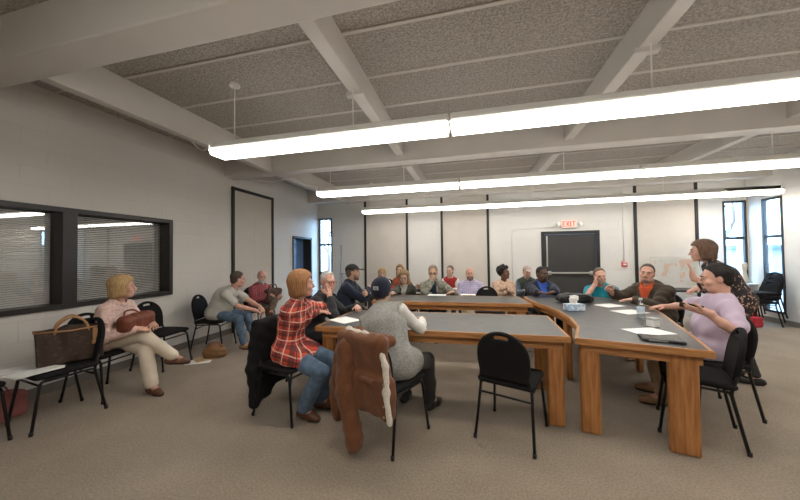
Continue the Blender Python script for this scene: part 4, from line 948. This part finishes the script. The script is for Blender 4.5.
sit('woman with short black curls and beige lace top behind the far table', ray_at(504, 273, Y=5.95), 186, 'black chair under the woman in beige lace', lod=1, female=True, sk='brown', hair='curly', hairc=(.014, .011, .010), look=(54, 3, 0), top=dict(mat=M_beigelace, g=.018), bust=1.15, wide=1.08, pants=dict(mat=M_dark),
    arms={1: dict(w=(.02, .30, .74), d=(-1, .2, 0), curl=.4), -1: dict(w=(.0, .27, .78), d=(1, .2, 0), curl=.4)})
sit('man in pale cap and dark green vest by the back door', ray_at(527, 272, Y=6.85), 184, 'black chair under the man in pale cap', lod=2, sk='pink', hair='short', hairc=(.3, .25, .2), beard='goatee', beardc=(.4, .36, .33), cap=dict(mat=C_('pale_cap', (.46, .36, .32))), look=(6, -8, 0), top=dict(mat=C_('slate_sleeve', (.10, .13, .17)), g=.016), over=dict(mat=C_('forest_vest', (.045, .06, .042)), g=.032), inner=dict(mat=M_navy, w=.06, drop=.7), pants=dict(mat=M_djean))
sit('man in navy jacket over bright blue shirt at the far right table corner', ray_at(542, 274, Y=5.52), 192, 'black chair under the man in bright blue shirt', lod=1, sk='dark', wide=1.16, scale=1.0, hair='buzz', hairc=(.02, .017, .016), beard='goatee', beardc=(.03, .025, .024), look=(14, 0, 0), top=dict(mat=M_navy, g=.026, collar=.012, name='jacket', fold=.008), inner=dict(mat=C_('bright_blue', (.03, .09, .42)), w=.085, drop=.9), belly=.4, pants=dict(mat=M_dark),
    arms={1: dict(W=ray_at(548, 300, Z=.80), d=(-1, .25, 0), curl=.35, hint=(1, .1, -.6)), -1: dict(W=ray_at(562, 301, Z=.80), d=(1, .2, 0), curl=.35, hint=(-1, .1, -.6))})
# --- right end of the curved table
sit('man in teal t-shirt resting his cheek on one hand', ray_at(600, 276, Y=5.30), 152, 'black chair under the man in teal', lod=1, sk='pink', wide=1.08, scale=.98, hair='recede', hairc=(.16, .11, .08), beard='goatee', beardc=(.42, .36, .32), look=(22, -6, 6), top=dict(mat=C_('teal_tee', (.01, .26, .33)), g=.014, sleeve='short', collar=.005), belly=.5, pants=dict(mat=M_dark), lean=.12,
    arms={1: dict(H=(.095, .075, -.10), d=(-.1, -.2, 1), n=(-1, -.1, 0), curl=.5, hint=(.5, .6, -1)), -1: dict(W=ray_at(611, 294, Z=.86), d=(.2, .6, .7), n=(.4, .6, -.2), curl=.7)})
sit('man in brown jacket and orange shirt talking at the curved table', ray_at(647, 273.5, Y=4.78), 112, 'black chair under the man in brown jacket', lean=.12, lod=0, sk='pink', wide=1.2, belly=.8, scale=1.0, hair='recede', hairc=(.11, .085, .065), beard='stubble', beardc=(.30, .2, .16), look=(36, 2, -6), fat=.006, top=dict(mat=C_('brown_canvas', (.060, .042, .028), .2), g=.030, collar=.018, name='jacket', fold=.009), inner=dict(mat=C_('orange_shirt', (.62, .10, .03)), w=.10, drop=.5), pants=dict(mat=M_khaki), shoe=dict(mat=M_tan),
    arms={1: dict(W=ray_at(612, 291, Z=.88), d=(-.2, .6, .8), n=(-.5, .7, 0), curl=.7), -1: dict(W=ray_at(634, 300, Z=.80), d=(.6, .8, 0), curl=.4)})
h = ray_at(716, 278.5, Y=3.30)
P20 = sit('heavy man in lilac polo shirt and khakis holding a phone', h, 76, 'black chair under the man in lilac polo shirt', lean=-.045, cface=92, coff=(-.04, 0), pos=None, lod=0, sk='pink', wide=1.12, belly=.42, slouch=-.005, scale=1.0, fat=.006, hair='short', hairc=(.022, .017, .015), beard='stubble', beardc=(.16, .10, .08), look=(-8, -4, 0), top=dict(mat=C_('lilac_polo', (.50, .40, .50), .06), g=.018, sleeve='short', collar=.010, hem=.10, fold=.007), pants=dict(mat=M_khaki, w=1.1), shoe=dict(mat=M_tan),
    arms={1: dict(W=ray_at(664, 307, Z=.80), d=(-.1, 1, 0), curl=.5, hint=(.8, -.2, -.6)), -1: dict(W=ray_at(706, 312, Y=2.98), d=(.35, .95, .15), n=(.6, -.1, .8), curl=.55, hint=(-.3, -.8, -.9))},
    feet={1: ((.14, .36, .09), (.15, 1, 0)), -1: ((-.14, .40, .09), (-.15, 1, 0))})
h = ray_at(702, 251, Y=4.22)
fp = seat(h, 62, .26)
P19 = person('standing woman in black floral blouse leaning forward with raised hand', fp, 62, h, seed=40, lod=0, female=True, sk='pink', scale=.97, hair='bob', hairc=(.17, .10, .065), look=(4, -4, 0), pelvis=(0, -.02, .885), slouch=.03, bust=1, wide=1.1,
    top=dict(mat=M_floral, g=.020, hem=.10, name='blouse', sleeve='long', cuff=.55), pants=dict(mat=M_dark), shoe=dict(mat=M_black),
    arms={1: dict(w=(.10, .30, .98), d=(-.6, .6, -.2), curl=.5, hint=(.6, -.2, -1)), -1: dict(W=ray_at(693, 277, Y=3.98), d=(.15, .15, 1), n=(.2, 1, .0), curl=.2, hint=(-.5, -.3, -1))}, feet={1: ((.10, .02, .09), (.1, 1, 0)), -1: ((-.10, -.10, .09), (-.1, 1, 0))}, knees={1: (0, 1, 0), -1: (0, 1, 0)})
# --- empty chairs
place_chair(.30, 2.55, -22, 'empty black chair alone at the near side of the front table')
place_chair(1.73, 2.88, 64, 'empty black chair tucked under the curved table, nearest right')
place_chair(-3.66, 1.90, 172, 'black chair holding a brown tote bag and papers')
place_chair(-3.80, 1.36, -88, 'black chair cut off by the left picture edge')
place_chair(-4.02, 3.12, -84, 'empty black chair just right of the blonde woman in pink')
place_chair(.27, 5.36, 180, 'empty black chair behind the far table beside the lavender checked shirt')
place_chair(2.32, 5.95, 150, 'empty black chair behind the man in teal')
# ================================================================ THINGS LYING, HANGING AND STANDING ABOUT
def local(o_loc, face): a = math.radians(face); return Matrix.Translation(o_loc) @ Matrix.Rotation(a, 4, 'Z')
def place(o, loc, face=0): o.location = [float(q) for q in loc]; o.rotation_euler = (0, 0, math.radians(face)); return o
M_paper = mat('white_paper', (.82, .81, .78), .7)
def sheet(px, py, w, h_, rot, label, z=.757, name='sheet_of_paper', m=None, cat='paper', group=None, th=.002):
    p = ray_at(px, py, Z=z); bm = B(); box(bm, -w/2, -h_/2, 0, w/2, h_/2, th); o = done(name, bm, m or M_paper); place(o, (p[0], p[1], z), rot); return tag(o, label, cat, group)
G = 'papers on the tables'
sheet(345, 320, .22, .28, 60, 'white sheet of paper before the woman in red plaid', group=G)
sheet(648, 331.5, .30, .22, 20, 'white sheet of paper beside the black tablet on the curved table', group=G)
sheet(630, 312, .30, .22, 25, 'white sheet of paper by the water bottle on the curved table', group=G)
sheet(609, 305.5, .28, .21, 30, 'white sheet of paper in front of the man in teal', group=G)
sheet(437, 295, .30, .20, 0, 'white sheet of paper in front of the man in camouflage jacket', group=G)
sheet(468, 294.6, .24, .14, 5, 'white sheet of paper on the far table in front of the lavender shirt', group=G)
bm = B(); box(bm, -.14, -.10, 0, .14, .10, .012, .004); p = ray_at(424, 293.2, Z=.757)
o = done('notebook', bm, mat('grey_notebook', (.30, .29, .28), .5)); place(o, (p[0], p[1], .757), 10); tag(o, 'grey notebook on the far table before the woman in green cardigan', 'notebook')
# tablet and phones
p = ray_at(661, 340, Z=.757); t = thing('tablet', 'black tablet lying near the front edge of the curved table', 'tablet', (p[0], p[1], .757), math.radians(-14))
bm = B(); box(bm, -.125, -.085, 0, .125, .085, .018, .006); done('tablet_case', bm, mat('matte_black', (.02, .02, .022), .5), t)
bm = B(); box(bm, -.112, -.072, .0175, .112, .072, .019); done('screen', bm, mat('dark_screen', (.03, .032, .035), .12), t)
bm = B(); box(bm, -.09, -.088, .004, .02, -.0845, .014, .001); done('hinge', bm, M_steel, t)
a = P20['AR'][-1]; hw = P20['O']+P20['Rw']@(a[2]+a[3]*.085+nrm(a[4])*.028)
t = thing('phone', 'dark phone held by the man in lilac polo shirt', 'phone', tuple(float(q) for q in hw)); Rm = np.stack([np.cross(nrm(a[3]), nrm(a[4])), nrm(a[3]), nrm(a[4])], 1); Rm = P20['Rw']@Rm; t.rotation_euler = Matrix(Rm.tolist()).to_euler()
bm = B(); box(bm, -.036, -.075, -.004, .036, .075, .004, .003); done('phone_body', bm, MATS['matte_black'], t)
bm = B(); box(bm, -.032, -.070, .0038, .032, .070, .0046); done('screen', bm, MATS['dark_screen'], t)
# bottle
p = ray_at(641, 318.5, Z=.757); t = thing('water_bottle', 'clear plastic water bottle on the curved table', 'bottle', (p[0], p[1], .757))
M_pet = glass_mat('clear_plastic', (.86, .92, .95), .12); bm = B(); lathe(bm, [(.028, 0), (.033, .006), (.033, .05), (.031, .055), (.033, .06), (.033, .125), (.030, .145), (.014, .175), (.0135, .19)], seg=18); done('bottle_body', bm, M_pet, t, True)
bm = B(); lathe(bm, [(.0336, .065), (.0338, .067), (.0338, .115), (.0336, .117)], seg=18); done('label_band', bm, mat('bottle_label', (.55, .66, .75), .5), t, True)
bm = B(); lathe(bm, [(.0155, .184), (.0155, .204), (.013, .206)], seg=16); done('cap', bm, M_white, t, True)
p = ray_at(653, 326.5, Z=.757); t = thing('small_box', 'small white box standing between the bottle and the papers', 'box', (p[0], p[1], .757), .35)
bm = B(); box(bm, -.035, -.035, 0, .035, .035, .075, .006); done('box_body', bm, M_white, t)
bm = B(); box(bm, -.037, -.037, .060, .037, .037, .080, .006); done('lid', bm, mat('grey_lid', (.42, .42, .42), .5), t)
# tissue box
p = ray_at(574, 311, Z=.757); t = thing('tissue_box', 'pale blue tissue box with a white tissue sticking up', 'tissue box', (p[0]+.02, p[1]+.06, .757), .25)
bm = B(); box(bm, -.10, -.055, 0, .10, .055, .075, .006); done('carton', bm, blotch_mat('tissue_carton', (.38, .50, .66), [(.55, (.70, .74, .80), 16)]), t)
bm = B(); lathe(bm, [(.055, 0), (.058, .002), (.05, .003)], (0, 0, .075), 14); done('opening', bm, M_white, t)
sdf_obj('tissue', [rcone((0, 0, .085), (.0, 0, .13), .035, .045), rcone((-.01, 0, .13), (-.04, .01, .165), .035, .012), rcone((.01, 0, .12), (.035, -.01, .155), .03, .01)], M_paper, t, .007, folds(.007, 60, 4))
# black bag on the curved table
p = ray_at(577, 304, Z=.757)
t = thing('shoulder_bag', 'slouched black bag lying behind the tissue box', 'bag', (p[0]+.02, p[1]+.16, .757), .2)
sdf_obj('bag_body', [rbox((0, 0, .05), (.22, .11, .048), .04), ellip((-.1, .02, .085), (.10, .08, .04)), ellip((.1, 0, .08), (.11, .09, .035))], mat('black_nylon', (.012, .012, .013), .5, bump=.2), t, .012, folds(.008, 30, 2), cuts=[((0, 0, .001), (0, 0, -1))], k=.04)
bm = B(); tube(bm, arc_pts([(-.2, -.06, .06), (-.12, -.14, .10), (.08, -.15, .12), (.2, -.07, .05)], .08), .012, 6); done('strap', bm, MATS['black_nylon'], t, True)
# ---- coat and jacket on the chair backs
cz = [o for o in bpy.data.objects if o.get('label', '').startswith('black chair of the woman in red plaid')][0]
M_coat = mat('black_wool', (.006, .006, .0065), .9, bump=.3, bscale=90)
o = sdf_obj('coat', [rbox((0, -.225, .64), (.205, .045, .21), .04, np.array(Matrix.Rotation(.16, 3, 'X'))), rbox((.02, -.25, .42), (.19, .035, .22), .03), rcone((-.15, -.25, .75), (-.20, -.255, .42), .05, .045), rcone((.17, -.25, .75), (.21, -.255, .42), .055, .05), rcone((.21, -.255, .42), (.19, -.26, .10), .05, .042), rbox((.10, -.255, .24), (.10, .03, .14), .03)], M_coat, None, .011, folds(.012, 20, 6), k=.05,
            subs=[rbox((0, -.10, .60), (.30, .09, .14), .02)])
o.location = cz.location; o.rotation_euler = cz.rotation_euler; tag(o, 'black coat draped over the chair back of the woman in red plaid', 'coat')
cj = [o for o in bpy.data.objects if o.get('label', '').startswith('black chair under the man in navy cap')][0]
M_jk = mat('brown_suede', (.165, .062, .025), .92, noise=.3, nscale=16, col2=(.135, .048, .018), bump=.35, bscale=120, sheen=.15); M_sherpa = mat('sherpa', (.70, .64, .55), .95, noise=.2, nscale=90, bump=.6, bscale=120)
t = thing('jacket', 'brown suede jacket with pale fleece lining hung on the chair back', 'jacket', cj.location, cj.rotation_euler[2])
sdf_obj('jacket_body', [rbox((-.02, -.285, .63), (.235, .055, .24), .05, np.array(Matrix.Rotation(.16, 3, 'X'))), rbox((.0, -.325, .46), (.285, .05, .14), .04), rcone((-.2, -.22, .80), (.17, -.22, .80), .05, .05), rcone((-.12, -.23, .83), (-.24, -.20, .80), .05, .05)], M_jk, t, .009, folds(.010, 20, 12), k=.04, subs=[rbox((0, -.14, .60), (.32, .085, .17), .02)])
sdf_obj('sleeve', [rcone((-.13, -.34, .74), (-.10, -.385, .44), .075, .068), rcone((-.10, -.385, .44), (.00, -.40, .16), .068, .058), rcone((.0, -.40, .17), (.006, -.402, .12), .061, .060)], M_jk, t, .008, folds(.008, 30, 5), k=.03)
sdf_obj('sleeve', [rcone((-.22, -.27, .76), (-.285, -.30, .44), .07, .062), rcone((-.285, -.30, .44), (-.29, -.30, .20), .062, .055)], M_jk, t, .008, folds(.008, 30, 15), k=.03)
sdf_obj('lining', [rcone((-.26, -.205, .79), (-.18, -.275, .855), .022, .024), rcone((-.18, -.275, .855), (.0, -.29, .845), .024, .022), rcone((.0, -.29, .850), (.15, -.31, .82), .024, .021), rcone((.15, -.31, .82), (.238, -.335, .68), .021, .021), rcone((.238, -.335, .68), (.262, -.36, .52), .021, .021), rcone((.262, -.36, .52), (.300, -.375, .34), .021, .019)], M_sherpa, t, .008, folds(.004, 90, 3), k=.02)
bm = B(); v = box(bm, .04, -.395, .56, .17, -.36, .585, .006); done('pocket_flap', bm, M_jk, t)
for q in range(4):
    bm = B(); lathe(bm, [(.009, 0), (.009, .003), (.006, .005)], seg=10); done('button', bm, mat('brass_button', (.45, .33, .16), .4, metal=.8), t, loc=(.25, -.372, .36+q*.07), rot=(PI/2, 0, 0))
# ---- bags by the left wall
def in_person(P, p): return P['O']+P['Rw']@A3(p)
w = in_person(P1, (-.02, .30, .695)); t = thing('handbag', 'reddish brown leather handbag on the lap of the blonde woman', 'handbag', tuple(w), math.radians(-74))
sdf_obj('bag_body', [rbox((0, 0, .055), (.19, .065, .085), .05), rcone((-.14, 0, .11), (.14, 0, .10), .045, .045)], mat('russet_leather', (.19, .055, .03), .45, noise=.2), t, .009, folds(.007, 30, 8), k=.04)
bm = B(); tube(bm, arc_pts([(-.10, -.04, .13), (-.06, -.075, .185), (.06, -.075, .185), (.10, -.04, .13)], .06), .009, 6); done('strap', bm, MATS['russet_leather'], t, True)
a0 = math.radians(172)
t = thing('tote_bag', 'large dark brown tote bag with tan handles on the chair', 'tote bag', (-3.66, 1.99, .478), math.radians(66))
def tote(x, y, z):
    k = 1+.28*z; fx = np.abs(x)-.19*k; fy = np.abs(y)-(.085-.17*np.clip(z-.06, 0, .24)); fz = np.maximum(z-.285-.02*np.cos(x*9), -z+.004)
    d = np.maximum(np.maximum(fx, fy), fz); return d
F = Field((-.28, -.13, -.03), (.28, .13, .34), .009); F.v = tote(F.ax[0][:, None, None], F.ax[1][None, :, None], F.ax[2][None, None, :]).astype(F32); P, Q = F.mesh()
t.scale = (1.08, 1.08, 1.08)
link('bag_body', np_mesh('tote', P, Q, blotch_mat('monogram_canvas', (.045, .027, .018), [(.6, (.065, .042, .026), 40)]), None, folds(.007, 22, 3), 1), t)
M_vach = mat('tan_leather', (.42, .22, .10), .5)
for y in (-.05, .05):
    bm = B(); tube(bm, arc_pts([(-.10, y*.9, .25), (-.085, y, .33), (.0, y*1.6, .40), (.085, y, .33), (.10, y*.9, .25)], .08, 5), .0085, 8); done('handle', bm, M_vach, t, True)
bm = B(); tube(bm, [(-.215, -.05, .283), (0, -.055, .268), (.215, -.05, .283)], .007, 6); tube(bm, [(-.215, .05, .283), (0, .055, .268), (.215, .05, .283)], .007, 6); done('trim', bm, M_vach, t, True)
bm = B(); box(bm, .12, -.085, .15, .15, -.073, .27, .004); box(bm, .115, -.088, .13, .155, -.075, .16, .004); done('luggage_tag', bm, M_vach, t)
for i, (x, y, r, lb) in enumerate(((-3.60, 1.72, .3, 'white sheets of paper at the front edge of the tote chair'), (-3.80, 1.74, -.3, 'white paper at the wall side of the tote chair'))):
    bm = B(); 
    for k in range(3): box(bm, -.14, -.108, k*.003, .14, .108, k*.003+.0022, M=Matrix.Rotation(k*.12, 4, 'Z'))
    o = done('loose_papers', bm, M_paper); o.location = (x, y, .480); o.rotation_euler = (0, 0, r+1.2); tag(o, lb, 'paper')
p = ray_at(1, 424, Z=0)
t = thing('red_bag', 'dusty red bag under the chair at the left picture edge', 'bag', (p[0]-.06, p[1], 0), .2)
sdf_obj('bag_body', [rbox((0, 0, .12), (.07, .17, .118), .03)], mat('dusty_red', (.36, .12, .11), .7), t, .012, folds(.008, 26, 4), cuts=[((0, 0, .002), (0, 0, -1))])
bm = B(); tube(bm, arc_pts([(0, -.08, .22), (0, -.05, .31), (0, .05, .31), (0, .08, .22)], .05), .007, 6); done('handle', bm, MATS['dusty_red'], t, True)
p = ray_at(212, 359, Z=0)
t = thing('purse', 'tan leather purse lying on the carpet by the left wall chairs', 'purse', (p[0], p[1]+.05, 0), .5)
sdf_obj('bag_body', [ellip((0, 0, .10), (.15, .09, .105)), rcone((-.1, 0, .05), (.1, 0, .05), .05, .05)], mat('honey_leather', (.26, .13, .055), .5, noise=.2), t, .01, folds(.008, 30, 4), cuts=[((0, 0, .002), (0, 0, -1))], k=.04)
bm = B(); tube(bm, arc_pts([(-.10, -.03, .15), (-.06, -.06, .24), (.06, -.06, .24), (.10, -.03, .15)], .06), .007, 6); done('handle', bm, MATS['honey_leather'], t, True)
sheet(200, 361, .30, .24, 30, 'white papers lying on the carpet beside the tan purse', z=.0, name='loose_papers', th=.004)
sheet(208, 358, .32, .24, 60, 'manila folder on the carpet against the tan purse', z=.004, name='folder', m=mat('manila', (.62, .47, .26), .7), cat='folder', th=.004)
w = in_person(P3, (.02, .36, .62)); t = thing('satchel', 'dark brown satchel held on the lap of the man in maroon', 'bag', tuple(w), math.radians(-100))
sdf_obj('bag_body', [rbox((0, 0, .10), (.17, .07, .12), .04)], mat('dark_brown_leather', (.075, .04, .028), .55), t, .012, folds(.01, 26, 9))
bm = B(); tube(bm, arc_pts([(-.10, 0, .21), (-.07, 0, .30), (.07, 0, .30), (.10, 0, .21)], .05), .010, 6); done('handle', bm, MATS['dark_brown_leather'], t, True)
# ---- back of the room
p = ray_at(683, 289, Y=6.75); tx = float(p[0])
t = thing('folding_table', 'dark folding table behind the man in brown jacket', 'table', (tx, 6.75, 0))
M_dk = mat('dark_tabletop', (.03, .028, .028), .5)
bm = B(); box(bm, -.75, -.35, .70, .75, .35, .735, .008); done('tabletop', bm, M_dk, t)
for x in (-.62, .62):
    for y in (-.28, .28):
        bm = B(); tube(bm, [(x, y, .70), (x, y, 0)], .014, 8); done('leg', bm, M_frame, t, True)
p = ray_at(677, 277, Y=6.85)
t = thing('display_board', 'white display board with a faint coloured map leaning on the dark table', 'board', (float(p[0]), 6.85, .736)); t.rotation_euler[0] = -.14
bm = B(); box(bm, -.40, -.008, 0, .40, .008, .60, .002); done('board', bm, M_paper, t)
bm = B(); box(bm, -.34, -.0095, .05, .34, -.0078, .55); done('map_print', bm, blotch_mat('map_print', (.78, .77, .74), [(.56, (.78, .62, .52), 5), (.62, (.70, .74, .62), 7), (.66, (.80, .50, .42), 9)]), t)
bm = B(); tube(bm, [(-.2, .01, .5), (-.2, .16, .025)], .007, 6); tube(bm, [(.2, .01, .5), (.2, .16, .025)], .007, 6); done('prop', bm, M_frame, t)
p = ray_at(748, 322, Z=0); sx_, sy_ = 5.38, 7.25
for i in range(3):
    c = place_chair(sx_, sy_, 90, ('bottom', 'middle', 'top')[i]+' black chair of the stack by the right corner window', 'stacked black chairs'); c.location.z = i*.085; c.location.x = sx_+i*.035
t = thing('red_tote', 'bright red bag on the floor beside the stacked chairs', 'bag', (5.17, 6.98, 0), .3); t.scale = (.75, .75, .8)
sdf_obj('bag_body', [rbox((0, 0, .12), (.13, .08, .118), .03)], mat('bright_red', (.50, .03, .05), .7), t, .012, folds(.008, 26, 5), cuts=[((0, 0, .002), (0, 0, -1))])
bm = B(); tube(bm, arc_pts([(-.07, 0, .22), (-.05, 0, .30), (.05, 0, .30), (.07, 0, .22)], .05), .007, 6); done('handle', bm, MATS['bright_red'], t, True)
bm = B(); lathe(bm, [(.05, 0), (.06, .05), (.045, .16), (.03, .24), (.045, .33), (.05, .40), (.035, .44)], seg=16); o = done('vase', bm, mat('beige_ceramic', (.55, .45, .33), .5), None, True, loc=(5.70, 7.90, .745)); tag(o, 'tall beige vase on the sill of the right corner window', 'vase')
t = thing('tripod_stand', 'folded grey metal tripod stand in the left back corner', 'tripod', (-3.55, 7.70, 0))
M_pole = mat('grey_metal', (.42, .42, .41), .4, metal=.7)
bm = B(); tube(bm, [(0, 0, .12), (0, 0, 1.75)], .02, 8); done('pole', bm, M_pole, t, True)
for q in range(3):
    a = q*2*PI/3+.4; bm = B(); tube(bm, [(0, 0, 1.05), (.30*math.cos(a)*.75, .30*math.sin(a)*.75, 0)], .012, 8); done('leg', bm, M_pole, t, True)
bm = B(); tube(bm, [(-.05, -.03, .95), (.42, -.03, .95)], .014, 8); done('crossbar', bm, M_pole, t, True)
bm = B(); tube(bm, [(.0, .03, 1.72), (-.10, .05, .30)], .012, 8); done('side_pole', bm, M_pole, t, True)

# SUBPARTS: pieces that belong to one part of their thing
SUB = {'push_bar': 'door_leaf', 'door_rod': 'door_leaf', 'door_handle': 'door_leaf', 'trim': 'bag_body', 'luggage_tag': 'bag_body', 'sign_letters': 'sign_body', 'pocket_flap': 'jacket_body', 'button': 'jacket_body', 'map_print': 'board'}
for o in list(bpy.data.objects):
    k = SUB.get(o.name.split('.')[0])
    if k and o.parent is not None:
        for c in o.parent.children:
            if c.name.split('.')[0] in (k if isinstance(k, tuple) else (k,)) and c is not o: o.parent = c; break
# ================================================================ CAMERA, DAYLIGHT
def look():
    f, yaw, pit, rol = 295.4, .2355, .0202, .0125
    F = Vector((-math.sin(yaw)*math.cos(pit), math.cos(yaw)*math.cos(pit), math.sin(pit)))
    r0 = Vector((math.cos(yaw), math.sin(yaw), 0)); u0 = r0.cross(F); c, s = math.cos(rol), math.sin(rol)
    r = r0*c-u0*s; u = r0*s+u0*c
    cam = bpy.data.cameras.new('camera'); o = bpy.data.objects.new('camera', cam); COL.objects.link(o)
    cam.sensor_fit = 'HORIZONTAL'; cam.sensor_width = 36; cam.lens = 36*f/800; cam.clip_start = .02; cam.clip_end = 200
    M = Matrix((r, u, -F)).transposed().to_4x4(); M.translation = (0, 0, H); o.matrix_world = M; SC.camera = o
look()
W = bpy.data.worlds.new('sky'); SC.world = W; W.use_nodes = True
N = W.node_tree.nodes; L = W.node_tree.links; bg = N['Background']
sk = N.new('ShaderNodeTexSky'); sk.sky_type = 'HOSEK_WILKIE'; sk.turbidity = 4; sk.sun_direction = (-.3, -.6, .75)
mx = N.new('ShaderNodeMix'); mx.data_type = 'RGBA'; mx.inputs['Factor'].default_value = .55; L.new(sk.outputs[0], mx.inputs['A']); mx.inputs['B'].default_value = (.42, .70, 1.0, 1)
L.new(mx.outputs['Result'], bg.inputs['Color']); bg.inputs['Strength'].default_value = 15
vs = SC.view_settings; SC.display_settings.display_device = 'sRGB'; vs.view_transform = 'Standard'; vs.look = 'None'; vs.exposure = 0.68; vs.gamma = 1; vs.use_curve_mapping = False
